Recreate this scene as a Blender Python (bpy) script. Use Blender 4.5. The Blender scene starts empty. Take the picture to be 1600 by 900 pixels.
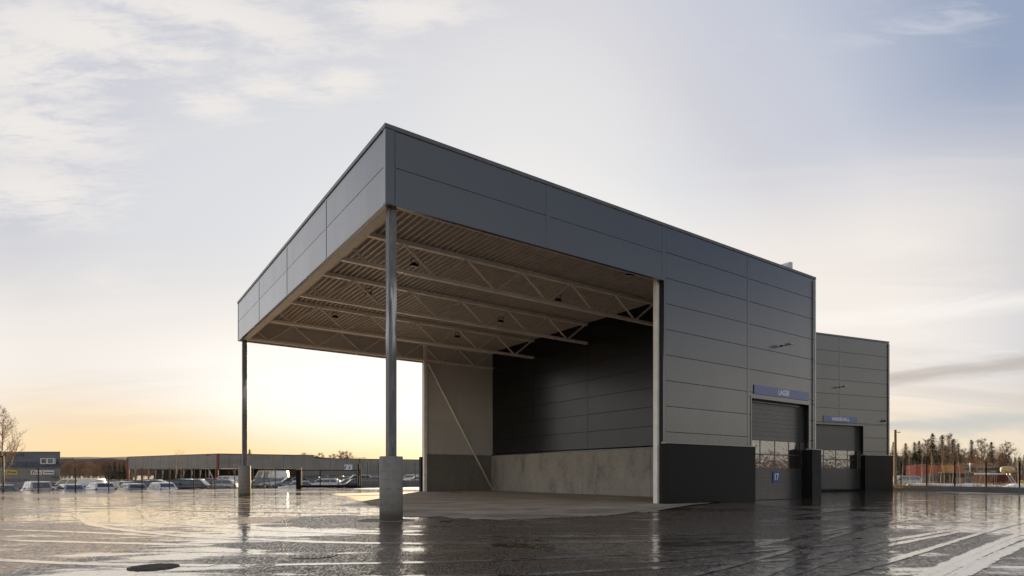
import bpy, math, random
from mathutils import Vector, Matrix, noise as mnoise
R = math.radians
scene = bpy.context.scene
col = scene.collection
F = 933.0; HZ = 742.0; EYE = 1.4          # focal length and horizon of the photograph in its own pixels, eye height in metres

def at(px, py, Y):                         # a pixel of the photograph at depth Y -> metres
    return Vector(((px - 800.0) / F * Y, Y, EYE + (HZ - py) / F * Y))
def gx(px, Y): return (px - 800.0) / F * Y
def gz(py, Y): return EYE + (HZ - py) / F * Y
def smooth(a, b, x):
    t = max(0.0, min(1.0, (x - a) / (b - a))); return t * t * (3 - 2 * t)

# ---------------------------------------------------------------- mesh helper
class MB:
    def __init__(s): s.v = []; s.f = []; s.m = []
    def quad(s, *p, mi=0):
        n = len(s.v); s.v += [tuple(q) for q in p]; s.f.append(tuple(range(n, n + len(p)))); s.m.append(mi)
    def box(s, x0, x1, y0, y1, z0, z1, mi=0):
        n = len(s.v)
        s.v += [(x0,y0,z0),(x1,y0,z0),(x1,y1,z0),(x0,y1,z0),(x0,y0,z1),(x1,y0,z1),(x1,y1,z1),(x0,y1,z1)]
        for f in ((0,3,2,1),(4,5,6,7),(0,1,5,4),(1,2,6,5),(2,3,7,6),(3,0,4,7)):
            s.f.append(tuple(n + i for i in f)); s.m.append(mi)
    def tube(s, p, q, r0, r1=None, n=8, cap=True, mi=0):
        p = Vector(p); q = Vector(q); r1 = r0 if r1 is None else r1
        d = (q - p)
        if d.length < 1e-6: return
        d.normalize()
        a = d.cross(Vector((0,0,1)) if abs(d.z) < .9 else Vector((1,0,0))).normalized(); b = d.cross(a)
        k = len(s.v)
        for c, r in ((p, r0), (q, r1)):
            for i in range(n):
                t = 2 * math.pi * i / n
                s.v.append(tuple(c + a * (r * math.cos(t)) + b * (r * math.sin(t))))
        for i in range(n):
            j = (i + 1) % n; s.f.append((k + i, k + n + i, k + n + j, k + j)[::-1]); s.m.append(mi)
        if cap:
            s.f.append(tuple(k + i for i in range(n))); s.m.append(mi)
            s.f.append(tuple(k + n + i for i in reversed(range(n)))); s.m.append(mi)
    def bar(s, p, q, w, h, up=(0,0,1), mi=0):     # rectangular bar from p to q
        p = Vector(p); q = Vector(q); d = (q - p).normalized(); up = Vector(up)
        a = d.cross(up)
        if a.length < 1e-4: a = d.cross(Vector((1,0,0)))
        a.normalize(); b = a.cross(d).normalized(); k = len(s.v)
        for c in (p, q):
            for sa, sb in ((-1,-1),(1,-1),(1,1),(-1,1)):
                s.v.append(tuple(c + a * (sa * w / 2) + b * (sb * h / 2)))
        for f in ((0,1,2,3),(7,6,5,4),(0,4,5,1),(1,5,6,2),(2,6,7,3),(3,7,4,0)):
            s.f.append(tuple(k + i for i in f)); s.m.append(mi)
    def prism(s, pts, axis, a, b, mi=0):          # polygon extruded: axis 'y' pts are (x,z); 'z' pts are (x,y); 'x' pts are (y,z)
        k = len(s.v); n = len(pts)
        for t in (a, b):
            for (u, w) in pts:
                s.v.append({'y': (u, t, w), 'z': (u, w, t), 'x': (t, u, w)}[axis])
        s.f.append(tuple(k + i for i in range(n))); s.m.append(mi)
        s.f.append(tuple(k + n + i for i in reversed(range(n)))); s.m.append(mi)
        for i in range(n):
            j = (i + 1) % n; s.f.append((k + i, k + n + i, k + n + j, k + j)); s.m.append(mi)
    def disc(s, c, r, z0, z1, n=32, mi=0):
        s.tube((c[0], c[1], z0), (c[0], c[1], z1), r, r, n, True, mi)
    def build(s, name, mat, parent=None, smooth_shade=False, bevel=0):
        me = bpy.data.meshes.new(name); me.from_pydata(s.v, [], s.f)
        mats = mat if isinstance(mat, (list, tuple)) else [mat]
        for m in mats: me.materials.append(m)
        if len(mats) > 1: me.polygons.foreach_set('material_index', s.m)
        if smooth_shade: me.polygons.foreach_set('use_smooth', [True] * len(me.polygons))
        import bmesh
        bm = bmesh.new(); bm.from_mesh(me); bmesh.ops.recalc_face_normals(bm, faces=bm.faces); bm.to_mesh(me); bm.free()
        me.update()
        o = bpy.data.objects.new(name, me); col.objects.link(o)
        if parent is not None: o.parent = parent
        if bevel:
            b = o.modifiers.new('bevel', 'BEVEL'); b.width = bevel; b.segments = 2; b.limit_method = 'ANGLE'
        return o

def face_up(o):
    import bmesh
    bm = bmesh.new(); bm.from_mesh(o.data); fl = [f for f in bm.faces if f.normal.z < 0]
    if fl: bmesh.ops.reverse_faces(bm, faces=fl)
    bm.to_mesh(o.data); bm.free(); return o
def tag(o, label=None, cat=None, group=None, kind=None):
    if label: o['label'] = label
    if cat: o['category'] = cat
    if group: o['group'] = group
    if kind: o['kind'] = kind
    return o
def empty(name, loc=(0,0,0), rz=0.0):
    o = bpy.data.objects.new(name, None); col.objects.link(o); o.location = loc; o.rotation_euler = (0,0,rz); o.empty_display_size = .2
    return o
def copy_tree(o, parent=None):
    c = o.copy(); col.objects.link(c)
    if parent is not None: c.parent = parent
    for ch in list(o.children): copy_tree(ch, c)
    return c
def lettering(text, size, mat, parent, loc, rot, name='lettering', depth=.004, bold=0.0, xs=1.0):
    cu = bpy.data.curves.new(name, 'FONT'); cu.body = text; cu.size = size; cu.align_x = 'CENTER'; cu.align_y = 'CENTER'
    cu.extrude = depth; cu.offset = bold; cu.resolution_u = 4
    t = bpy.data.objects.new(name + '_curve', cu); col.objects.link(t)
    bpy.context.view_layer.update()
    me = bpy.data.meshes.new_from_object(t.evaluated_get(bpy.context.evaluated_depsgraph_get()))
    bpy.data.objects.remove(t); bpy.data.curves.remove(cu)
    me.materials.clear(); me.materials.append(mat); me.name = name
    o = bpy.data.objects.new(name, me); col.objects.link(o); o.parent = parent
    o.location = loc; o.rotation_euler = rot; o.scale = (xs, 1, 1)
    return o

# ---------------------------------------------------------------- materials
def newmat(name):
    m = bpy.data.materials.new(name); m.use_nodes = True
    nt = m.node_tree; nt.nodes.clear()
    out = nt.nodes.new('ShaderNodeOutputMaterial'); bs = nt.nodes.new('ShaderNodeBsdfPrincipled')
    nt.links.new(bs.outputs[0], out.inputs[0])
    return m, nt, bs
class N:                                   # tiny node-graph writer
    def __init__(s, nt): s.nt = nt
    def n(s, t, **kw):
        nd = s.nt.nodes.new(t)
        for k, v in kw.items():
            if hasattr(nd, k): setattr(nd, k, v)
        return nd
    def set(s, sock, v):
        if isinstance(v, bpy.types.NodeSocket): s.nt.links.new(v, sock)
        else: sock.default_value = v
    def coord(s, which='Object'): return s.n('ShaderNodeTexCoord').outputs[which]
    def pos(s): return s.n('ShaderNodeNewGeometry').outputs['Position']
    def mapping(s, v, scale=(1,1,1), rot=(0,0,0), loc=(0,0,0)):
        m = s.n('ShaderNodeMapping'); s.set(m.inputs['Vector'], v); m.inputs['Scale'].default_value = scale
        m.inputs['Rotation'].default_value = rot; m.inputs['Location'].default_value = loc; return m.outputs[0]
    def noise(s, v, scale=5, detail=4, rough=.55, dist=0.0):
        t = s.n('ShaderNodeTexNoise'); s.set(t.inputs['Vector'], v); t.inputs['Scale'].default_value = scale
        t.inputs['Detail'].default_value = detail; t.inputs['Roughness'].default_value = rough; t.inputs['Distortion'].default_value = dist
        return t.outputs[0]
    def math(s, op, a, b=0.0, c=None, clamp=False):
        m = s.n('ShaderNodeMath'); m.operation = op; m.use_clamp = clamp
        s.set(m.inputs[0], a); s.set(m.inputs[1], b)
        if c is not None: s.set(m.inputs[2], c)
        return m.outputs[0]
    def vmath(s, op, a, b=None):
        m = s.n('ShaderNodeVectorMath'); m.operation = op; s.set(m.inputs[0], a)
        if b is not None: s.set(m.inputs[1], b)
        return m
    def rng(s, v, a, b, c=0.0, d=1.0, smooth=True):
        m = s.n('ShaderNodeMapRange'); m.interpolation_type = 'SMOOTHSTEP' if smooth else 'LINEAR'
        s.set(m.inputs['Value'], v); m.inputs['From Min'].default_value = a; m.inputs['From Max'].default_value = b
        s.set(m.inputs['To Min'], c); s.set(m.inputs['To Max'], d); return m.outputs[0]
    def mix(s, f, a, b, mode='MIX'):
        m = s.n('ShaderNodeMix'); m.data_type = 'RGBA'; m.blend_type = mode
        s.set(m.inputs[0], f)
        for sock, v in ((m.inputs[6], a), (m.inputs[7], b)):
            if isinstance(v, (tuple, list)) and len(v) == 3: v = (*v, 1)
            s.set(sock, v)
        return m.outputs[2]
    def ramp(s, f, stops):
        r = s.n('ShaderNodeValToRGB'); s.set(r.inputs[0], f); el = r.color_ramp.elements
        while len(el) < len(stops): el.new(.5)
        for e, (p, c) in zip(el, stops): e.position = p; e.color = (*c, 1) if len(c) == 3 else c
        return r.outputs[0]
    def bump(s, h, strength=.3, dist=.02, normal=None):
        b = s.n('ShaderNodeBump'); s.set(b.inputs['Height'], h); s.set(b.inputs['Strength'], strength); b.inputs['Distance'].default_value = dist
        if normal is not None: s.set(b.inputs['Normal'], normal)
        return b.outputs[0]
    def sep(s, v):
        x = s.n('ShaderNodeSeparateXYZ'); s.set(x.inputs[0], v); return x.outputs
    def comb(s, x, y, z):
        c = s.n('ShaderNodeCombineXYZ')
        for i, q in zip(c.inputs, (x, y, z)): s.set(i, q)
        return c.outputs[0]

def plain(name, c, rough=.5, metal=0.0, var=.18, vscale=2.0, bump=0.0, bscale=40, spec=.5, stretch=(1,1,1), coat=0.0):
    m, nt, bs = newmat(name); g = N(nt)
    v = g.mapping(g.coord(), scale=stretch)
    n1 = g.noise(v, vscale, 6, .6)
    lo = tuple(max(0, x * (1 - var)) for x in c); hi = tuple(min(1, x * (1 + var)) for x in c)
    g.set(bs.inputs['Base Color'], g.mix(g.rng(n1, .3, .7), lo, hi))
    g.set(bs.inputs['Roughness'], g.rng(n1, .25, .75, max(0, rough - .08), min(1, rough + .08)))
    bs.inputs['Metallic'].default_value = metal; bs.inputs['Specular IOR Level'].default_value = spec
    bs.inputs['Coat Weight'].default_value = coat; bs.inputs['Coat Roughness'].default_value = .08
    if bump: g.set(bs.inputs['Normal'], g.bump(g.noise(v, bscale, 4, .6), bump, .01))
    return m

def panel_mat(name, c, rough=.38, rib=.07, ribs=.35, dirt=.15, spec=.5, coat=.9, rvar=.06):     # coated steel sandwich panel with micro ribs
    m, nt, bs = newmat(name); g = N(nt)
    p = g.coord(); x, y, z = g.sep(p)
    n1 = g.noise(g.mapping(p, scale=(.35,.35,.12)), 1.6, 5, .55)
    n2 = g.noise(g.mapping(p, scale=(3,3,.35)), 1.0, 5, .6)
    k = g.math('ADD', g.math('MULTIPLY', n1, .6), g.math('MULTIPLY', n2, .4))
    wn = g.n('ShaderNodeTexWhiteNoise'); wn.noise_dimensions = '3D'       # each sheet comes from its own batch
    g.set(wn.inputs['Vector'], g.comb(g.math('FLOOR', g.math('DIVIDE', x, 6.6)), g.math('FLOOR', g.math('DIVIDE', y, 6.25)), g.math('FLOOR', g.math('DIVIDE', g.math('SUBTRACT', z, 13.02), 1.2))))
    k = g.math('ADD', k, g.math('MULTIPLY', g.math('SUBTRACT', wn.outputs[0], .5), .22))
    bc = g.mix(g.rng(k, .30, .70), tuple(q * (1 - dirt) for q in c), tuple(q * (1 + dirt) for q in c))
    splash = g.math('MULTIPLY', g.rng(z, 4.2, 2.8), g.rng(n2, .38, .62))
    bc = g.mix(g.math('MULTIPLY', splash, .22), bc, (.11, .10, .09))
    g.set(bs.inputs['Base Color'], bc)
    g.set(bs.inputs['Roughness'], g.rng(k, .3, .7, rough - rvar, rough + rvar))
    bs.inputs['Specular IOR Level'].default_value = spec; bs.inputs['Coat Weight'].default_value = coat; bs.inputs['Coat Roughness'].default_value = .20; bs.inputs['Coat IOR'].default_value = 1.75
    w = g.math('SINE', g.math('MULTIPLY', z, 2 * math.pi / rib))
    fl = g.noise(g.mapping(p, scale=(.5,.5,.9)), .9, 2, .5)
    h = g.math('ADD', g.math('MULTIPLY', w, .0012), g.math('MULTIPLY', fl, .02))
    b = g.n('ShaderNodeBump'); g.set(b.inputs['Height'], h); b.inputs['Strength'].default_value = ribs; b.inputs['Distance'].default_value = 1.0
    g.set(bs.inputs['Normal'], b.outputs[0])
    return m

def concrete_mat(name, c=(.30,.285,.26), rough=.85, stain=.45, vert=True, sc=1.0):
    m, nt, bs = newmat(name); g = N(nt); p = g.coord()
    a = g.noise(g.mapping(p, scale=(1,1,.55 if vert else 1)), 1.1 * sc, 8, .62, .4)
    b = g.noise(p, 6 * sc, 6, .6)
    f = g.noise(p, 90, 3, .6)
    k = g.math('ADD', g.math('MULTIPLY', a, .7), g.math('MULTIPLY', b, .3))
    base = g.ramp(k, [(.3, tuple(q * (1 - stain) for q in c)), (.48, tuple(q * .9 for q in c)), (.58, c), (.75, tuple(min(1, q * 1.25) for q in c))])
    base = g.mix(g.rng(f, .62, .7, 0, .35), base, tuple(q * .45 for q in c))
    g.set(bs.inputs['Base Color'], base); bs.inputs['Roughness'].default_value = rough
    g.set(bs.inputs['Normal'], g.bump(g.math('ADD', g.math('MULTIPLY', b, .6), g.math('MULTIPLY', f, .4)), .35, .012))
    return m

M = {}
M['panel'] = panel_mat('anthracite_panel', (.009, .0112, .0160), rough=.31)
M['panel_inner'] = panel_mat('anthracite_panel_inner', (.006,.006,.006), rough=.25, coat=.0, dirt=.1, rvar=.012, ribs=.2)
M['panel_far'] = panel_mat('dark_grey_panel', (.020, .0205, .022), rough=.38)
M['panel_light'] = panel_mat('light_grey_panel', (.62,.585,.54), rough=.45, dirt=.06, coat=0)
M['trim'] = panel_mat('dark_flashing', (.009,.0112,.0160), rough=.30, rib=40, ribs=.1)
M['cap'] = plain('parapet_flashing', (.11, .112, .115), .35, .2, .15)
M['gap'] = plain('joint_gasket', (.008, .008, .009), .7)
M['pale_trim'] = plain('pale_steel', (.55, .53, .50), .42, 0, .1)
M['zinc_flash'] = plain('plinth_flashing', (.30, .295, .29), .4, 0, .15)
M['white_steel'] = plain('white_painted_steel', (.86,.80,.72), .45, 0, .08)
M['deck'] = plain('white_roof_deck', (.47,.43,.385), .5, 0, .1, 1.5)
M['beam'] = plain('painted_edge_beam', (.58, .52, .45), .5, 0, .12)
M['pebble'] = plain('black_render', (.007, .0065, .006), .55, 0, .95, 24, 1.0, 55, .22)
M['concrete'] = concrete_mat('cast_concrete', (.37,.335,.29), stain=.62, sc=.75)
M['concrete_dark'] = concrete_mat('grey_concrete', (.22,.20,.175), stain=.3)
def base_mat():
    m = concrete_mat('base_concrete', (.27,.25,.225), stain=.5); nt = m.node_tree; g = N(nt); bs = [q for q in nt.nodes if q.type == 'BSDF_PRINCIPLED'][0]
    p = g.coord(); x, y, z = g.sep(p); old = bs.inputs['Base Color'].links[0].from_socket
    jit = g.noise(g.comb(g.math('MULTIPLY', z, .8), 3.0, 7.0), 1.7, 2, .5); st = g.math('SINE', g.math('MULTIPLY', g.math('MULTIPLY_ADD', jit, .35, z), 2 * math.pi / .27)); n = g.noise(g.mapping(p, scale=(2.2,2.2,.9)), 1.6, 4, .6, .5)
    k = g.math('MULTIPLY', g.math('MULTIPLY', g.rng(st, .62, 1.0), g.rng(n, .50, .66)), g.rng(z, 1.75, 1.5))
    g.set(bs.inputs['Base Color'], g.mix(g.math('MULTIPLY', k, .6), old, (.06,.053,.047)))
    low_ = g.rng(g.math('MULTIPLY_ADD', n, .35, z), .42, .18)
    c2 = bs.inputs['Base Color'].links[0].from_socket; g.set(bs.inputs['Base Color'], g.mix(g.math('MULTIPLY', low_, .6), c2, (.06,.052,.045)))
    return m
M['concrete_base'] = base_mat()
M['concrete_kerb'] = concrete_mat('kerb_concrete', (.20, .20, .20), stain=.3)
M['black'] = plain('black_coating', (.008, .008, .0085), .65, spec=.15)
M['lamp_glass'] = plain('lamp_lens', (.75, .75, .74), .15, 0, .05)
M['lamp_metal'] = plain('lamp_housing', (.30, .31, .32), .35, .6)
M['sign_blue'] = plain('sign_blue_grey', (.13, .155, .30), .4, 0, .08)
M['sign_deep'] = plain('sign_deep_blue', (.018, .045, .21), .4, 0, .08)
M['white'] = plain('white_lettering', (.74, .76, .80), .5, 0, .03)
M['door'] = panel_mat('garage_door_steel', (.040, .041, .043), rough=.42, rib=.12, ribs=.9, coat=.25)
M['roofing'] = plain('bitumen_roof', (.05, .05, .05), .9)
M['iron'] = plain('cast_iron', (.095,.075,.056), .75, 0, .4, 9, .6, 30, .2)

def glass_mat(name, c=(.02, .022, .024), rough=.04, wav=.0, sc=2.0):
    m, nt, bs = newmat(name); g = N(nt)
    bs.inputs['Base Color'].default_value = (*c, 1); bs.inputs['Roughness'].default_value = rough
    bs.inputs['IOR'].default_value = 1.9
    bs.inputs['Coat Weight'].default_value = .6; bs.inputs['Coat Roughness'].default_value = .03
    if wav: g.set(bs.inputs['Normal'], g.bump(g.noise(g.coord(), sc, 2, .5), wav, .05))
    return m
M['glass'] = glass_mat('dark_glass')
M['acrylic'] = glass_mat('acrylic_pane', (.03, .026, .022), .03, .32, 2.2)
M['acrylic'].node_tree.nodes['Principled BSDF'].inputs['IOR'].default_value = 2.6

# galvanised column with a whitish scrape
def galv():
    m, nt, bs = newmat('galvanised_steel'); g = N(nt); p = g.coord(); x, y, z = g.sep(p)
    n = g.noise(g.mapping(p, scale=(6,6,1.2)), 1.5, 6, .6, .6)
    base = g.ramp(n, [(.3, (.075,.073,.071)), (.5, (.135,.132,.13)), (.7, (.215,.21,.207))])
    s = g.noise(g.mapping(p, scale=(9,9,.55), loc=(1.3,.2,0)), 1.0, 4, .55, .8)
    band = g.math('MULTIPLY', g.rng(z, 5.4, 6.3), g.rng(z, 8.3, 7.5))
    k = g.math('MULTIPLY', band, g.rng(s, .47, .56), clamp=True)
    g.set(bs.inputs['Base Color'], g.mix(g.math('MULTIPLY', k, .95), base, (.62,.62,.64)))
    bs.inputs['Metallic'].default_value = .1; g.set(bs.inputs['Roughness'], g.rng(n, .3, .7, .42, .68))
    return m
M['galv'] = galv()

# ---------------------------------------------------------------- wet yard
def tilt_normal(g, p, parts):
    """a world-space normal for flat ground, tipped by noise vectors: parts = (scale, amount socket or number, detail)"""
    tot = None
    for sc, amt, det in parts:
        t = g.n('ShaderNodeTexNoise'); g.set(t.inputs['Vector'], p); t.inputs['Scale'].default_value = sc; t.inputs['Detail'].default_value = det; t.inputs['Roughness'].default_value = .6
        c = g.vmath('SUBTRACT', t.outputs['Color'], (.5, .5, .5)).outputs[0]
        k = g.n('ShaderNodeVectorMath'); k.operation = 'SCALE'; g.set(k.inputs[0], c); g.set(k.inputs['Scale'], amt)
        tot = k.outputs[0] if tot is None else g.vmath('ADD', tot, k.outputs[0]).outputs[0]
    m = g.vmath('MULTIPLY', tot, (1, 1, 0)).outputs[0]
    return g.vmath('NORMALIZE', g.vmath('ADD', m, (0, 0, 1)).outputs[0]).outputs[0]
def wet_mat():
    m, nt, bs = newmat('wet_asphalt'); g = N(nt); p = g.pos()
    big = g.noise(g.mapping(p, scale=(.085,.15,1), rot=(0,0,R(12))), 1.0, 3, .55, .6)
    mid = g.noise(g.mapping(p, scale=(.42,1.3,1), rot=(0,0,R(-6))), 1.0, 5, .62, .5)
    k = g.math('ADD', g.math('MULTIPLY', big, .6), g.math('MULTIPLY', mid, .4))
    px_, py_, pz_ = g.sep(p)
    near = g.math('MULTIPLY', g.rng(px_, -6.0, -1.5), g.rng(px_, 17.0, 11.0))       # the yard in front of the hall is rougher
    wetr = g.math('MULTIPLY', g.rng(px_, 10.0, 16.5), g.rng(py_, 9.0, 15.0, .45, 1.0))
    film = g.rng(g.math('MULTIPLY_ADD', wetr, .085, g.math('MULTIPLY_ADD', near, -.060, g.math('ADD', k, .020))), .462, .528)                # 1 = standing water or ice film, 0 = wet grain showing
    inv = g.math('SUBTRACT', 1.0, film)
    icy = g.noise(g.mapping(p, scale=(.8,4.2,1), rot=(0,0,R(9))), 1.7, 6, .62, .4)
    pa = g.mapping(p, scale=(1, .30, 1))
    spk = g.rng(g.noise(pa, 30, 1, .6), .42, .60)                                   # grains standing out of the water
    spf = g.rng(g.noise(pa, 17, 2, .6), .60, .68)
    nrm = tilt_normal(g, pa, [(30, g.math('MULTIPLY_ADD', inv, .55, .09), 1), (9.0, g.math('MULTIPLY_ADD', inv, .16, .075), 1), (2.4, .034, 2)])
    g.set(bs.inputs['Normal'], nrm); g.set(bs.inputs['Coat Normal'], nrm)
    dark = g.mix(spk, (.145,.102,.069), (.075,.054,.038))
    filmc = g.mix(g.rng(icy, .42, .66), (.095,.068,.045), (.35,.255,.165))
    g.set(bs.inputs['Base Color'], g.mix(film, dark, filmc))
    g.set(bs.inputs['Roughness'], g.rng(film, 0, 1, .50, g.rng(icy, .4, .7, .10, .28)))
    g.set(bs.inputs['Specular IOR Level'], g.rng(film, 0, 1, .22, .6))
    cw = g.n('ShaderNodeMix'); cw.data_type = 'FLOAT'; g.set(cw.inputs[0], film); g.set(cw.inputs[2], g.math('MULTIPLY', spk, .85)); g.set(cw.inputs[3], g.math('SUBTRACT', 1.0, g.math('MULTIPLY', spf, .6)))
    g.set(bs.inputs['Coat Weight'], cw.outputs[0]); bs.inputs['Coat IOR'].default_value = 1.65
    g.set(bs.inputs['Coat Roughness'], g.rng(film, 0, 1, .13, .06))
    return m
M['wet'] = wet_mat()
def slush_mat():
    m, nt, bs = newmat('slush_track'); g = N(nt); p = g.pos()
    n = g.noise(p, 3.0, 5, .65, .4); f = g.noise(p, 22, 3, .6)
    g.set(bs.inputs['Base Color'], g.mix(g.rng(g.math('MULTIPLY_ADD', g.noise(g.mapping(p, scale=(1,.3,1)), 20, 2, .6), .6, g.math('MULTIPLY', n, .5)), .45, .65), (.10,.085,.07), (.46,.41,.35)))
    g.set(bs.inputs['Roughness'], g.rng(n, .3, .7, .10, .24))
    bs.inputs['Coat Weight'].default_value = .9; bs.inputs['Coat Roughness'].default_value = .1
    sn = tilt_normal(g, p, [(14, .09, 2), (3.0, .05, 2)]); g.set(bs.inputs['Normal'], sn); g.set(bs.inputs['Coat Normal'], sn); bs.inputs['Coat IOR'].default_value = 1.6
    # broken edges: the film thins out where the noise is low
    tr = g.n('ShaderNodeBsdfTransparent'); mx = g.n('ShaderNodeMixShader')
    at_ = g.n('ShaderNodeAttribute'); at_.attribute_name = 'fade'
    g.set(mx.inputs[0], g.rng(g.math('MULTIPLY_ADD', at_.outputs['Fac'], .30, g.math('ADD', n, g.math('MULTIPLY', f, .5))), .70, .92))
    nt.links.new(tr.outputs[0], mx.inputs[1]); nt.links.new(bs.outputs[0], mx.inputs[2])
    out = [q for q in nt.nodes if q.type == 'OUTPUT_MATERIAL'][0]; nt.links.new(mx.outputs[0], out.inputs[0])
    return m
M['slush'] = slush_mat()
def apron_mat():
    m, nt, bs = newmat('dry_apron'); g = N(nt); p = g.pos()
    a = g.noise(g.mapping(p, scale=(.35,.8,1), rot=(0,0,R(20))), 1.0, 7, .62, .6); f = g.noise(p, 30, 3, .6)
    g.set(bs.inputs['Base Color'], g.ramp(a, [(.3,(.20,.162,.123)),(.46,(.34,.275,.208)),(.58,(.43,.35,.265)),(.75,(.53,.44,.34))]))
    g.set(bs.inputs['Roughness'], g.rng(a, .35, .6, .75, .95)); bs.inputs['Specular IOR Level'].default_value = .2
    g.set(bs.inputs['Normal'], g.bump(f, .4, .008))
    at_ = g.n('ShaderNodeAttribute'); at_.attribute_name = 'fade'
    brk = g.math('ADD', g.math('MULTIPLY', g.noise(g.mapping(p, scale=(.8,1.6,1)), 1.5, 6, .65, .5), .7), g.math('MULTIPLY', f, .3))
    tr = g.n('ShaderNodeBsdfTransparent'); mx = g.n('ShaderNodeMixShader')
    g.set(mx.inputs[0], g.rng(g.math('ADD', at_.outputs['Fac'], g.math('SUBTRACT', brk, .5)), .20, .62))
    nt.links.new(tr.outputs[0], mx.inputs[1]); nt.links.new(bs.outputs[0], mx.inputs[2])
    out = [q for q in nt.nodes if q.type == 'OUTPUT_MATERIAL'][0]; nt.links.new(mx.outputs[0], out.inputs[0])
    return m
M['apron'] = apron_mat()

# snow, earth, hill
M['snow'] = plain('old_snow', (.72, .73, .76), .6, 0, .12, 3, .5, 8)
def terrain_mat():
    m, nt, bs = newmat('rough_ground'); g = N(nt); p = g.pos()
    a = g.noise(p, .35, 6, .6); b = g.noise(p, 3, 4, .6)
    c = g.ramp(g.math('ADD', g.math('MULTIPLY', a, .6), g.math('MULTIPLY', b, .4)), [(.35,(.05,.042,.03)),(.5,(.10,.082,.055)),(.56,(.15,.125,.085)),(.62,(.45,.45,.46))])
    g.set(bs.inputs['Base Color'], c); bs.inputs['Roughness'].default_value = .9
    g.set(bs.inputs['Normal'], g.bump(b, .6, .05)); return m
M['terrain'] = terrain_mat()
def hill_mat():
    m, nt, bs = newmat('wooded_hill'); g = N(nt); p = g.pos()
    a = g.noise(g.mapping(p, scale=(1,.4,2)), .02, 6, .65); b = g.noise(p, .12, 4, .7)
    g.set(bs.inputs['Base Color'], g.mix(g.rng(g.math('ADD', g.math('MULTIPLY', a, .5), g.math('MULTIPLY', b, .5)), .38, .62), (.045,.045,.035), (.12,.10,.075)))
    bs.inputs['Roughness'].default_value = 1.0; g.set(bs.inputs['Normal'], g.bump(b, .8, 4)); return m
M['hill'] = hill_mat()
# ================================================================ THE OPEN-FRONTED HALL
WX, WY, ANG = 7.06, 27.9, R(34.95)
dR = Vector((math.cos(ANG), math.sin(ANG), 0)); dL = Vector((-math.sin(ANG), math.cos(ANG), 0))
def uv(u, v, z=0): return Vector((WX, WY, 0)) + dR * u + dL * v + Vector((0,0,z))
U0, U1, VB = -13.75, 13.3, 25.0
ZT, ZF, ZD = 13.15, 10.5, 12.05          # parapet top, fascia bottom, underside of roof deck
UW = 6.6                                  # inner dark wall
hall = tag(empty('storage_hall', (WX, WY, 0), ANG), 'large anthracite metal clad hall with an open canopy on two tall columns', 'building')

GAP = .022
def panels(mb, axis, a0, a1, face, sign, z0, z1, joints, zseams, holes=(), th=.05, mi=0, GAP=GAP):
    """rows of sandwich panels with open joints on the plane axis=face; a = running coordinate"""
    xs = [a0] + [j for j in joints if a0 < j < a1] + [a1]
    zs = [z0] + sorted(q for q in zseams if z0 + .05 < q < z1 - .05) + [z1]
    lo, hi = (face, face + sign * th) if sign > 0 else (face + sign * th, face)
    for i in range(len(xs) - 1):
        for j in range(len(zs) - 1):
            pa, pb, pc, pd = xs[i] + GAP / 2, xs[i+1] - GAP / 2, zs[j] + GAP / 2, zs[j+1] - GAP / 2
            if any(h[0] - .01 <= (pa+pb)/2 <= h[1] + .01 and h[2] - .01 <= (pc+pd)/2 <= h[3] + .01 for h in holes): continue
            if axis == 'v': mb.box(pa, pb, lo, hi, pc, pd, mi)      # plane v = face, running along u
            else: mb.box(lo, hi, pa, pb, pc, pd, mi)

seams = [13.02 - 1.2 * k for k in range(0, 10)]
DU0, DU1, DZ = 6.93, 12.62, 5.5           # first garage door opening
PL = 2.86                                  # plinth top
# --- facade beside the canopy (faces the camera and right)
mb = MB()
joints = [6.6]
# strips: left bay, over the door, right of the door
panels(mb, 'v', .14, 6.6, 0, -1, PL, 13.0, [], seams)
panels(mb, 'v', 6.6, DU0, 0, -1, PL, DZ + .08, [], seams)
panels(mb, 'v', 6.6, 13.22, 0, -1, DZ + .08, 13.0, [], seams)
panels(mb, 'v', DU1, 13.22, 0, -1, PL, DZ + .08, [], seams)
mb.build('facade_cladding', M['panel'], hall, bevel=.004)
mb = MB()                                  # core of the walls, dark in the joints
mb.box(.02, DU0, .004, .24, .0, 12.95)
mb.box(DU1, U1 - .02, .004, .24, .0, 12.95)
mb.box(DU0, DU1, .004, .24, DZ + .02, 12.95)
mb.box(U1 - .26, U1 - .02, .26, VB - .02, 0, 12.95)
mb.box(.02, U1 - .02, VB - .24, VB - .004, 0, 12.95)
mb.build('wall_core', M['gap'], hall)
# cladding of the two hidden outer walls
mb = MB(); panels(mb, 'u', 0, VB, U1 - .02, 1, PL, 13.0, [6.25,12.5,18.75], seams)
panels(mb, 'v', 0, U1, VB, 1, PL, 13.0, [6.6], seams)
mb.build('rear_cladding', M['panel'], hall)
# --- canopy fascia: navy side (v=0), pale front (u=U0), far side (v=VB)
fse = [13.02, 11.76]
def fascia(name, fn, label=None):
    mb = MB(); fn(mb); o = mb.build(name, M['panel'], hall, bevel=.004); return o
fascia('side_fascia', lambda mb: panels(mb, 'v', U0 + .28, -.0, 0, -1, ZF, 13.0, [-6.88], fse))
fascia('front_fascia', lambda mb: panels(mb, 'u', .12, VB - .12, U0, -1, ZF, 13.0, [6.25,12.5,18.75], fse))
fascia('far_fascia', lambda mb: panels(mb, 'v', U0, -.1, VB, 1, ZF, 13.0, [-6.88], fse))
mb = MB()                                  # backing of the fascias (pale liner inside)
mb.box(U0 + .02, 0.0, .004, .12, ZF + .01, 12.95)
mb.box(U0 + .004, U0 + .12, .14, VB - .14, ZF + .01, 12.95)
mb.box(U0 + .02, 0.0, VB - .12, VB - .004, ZF + .01, 12.95)
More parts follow.
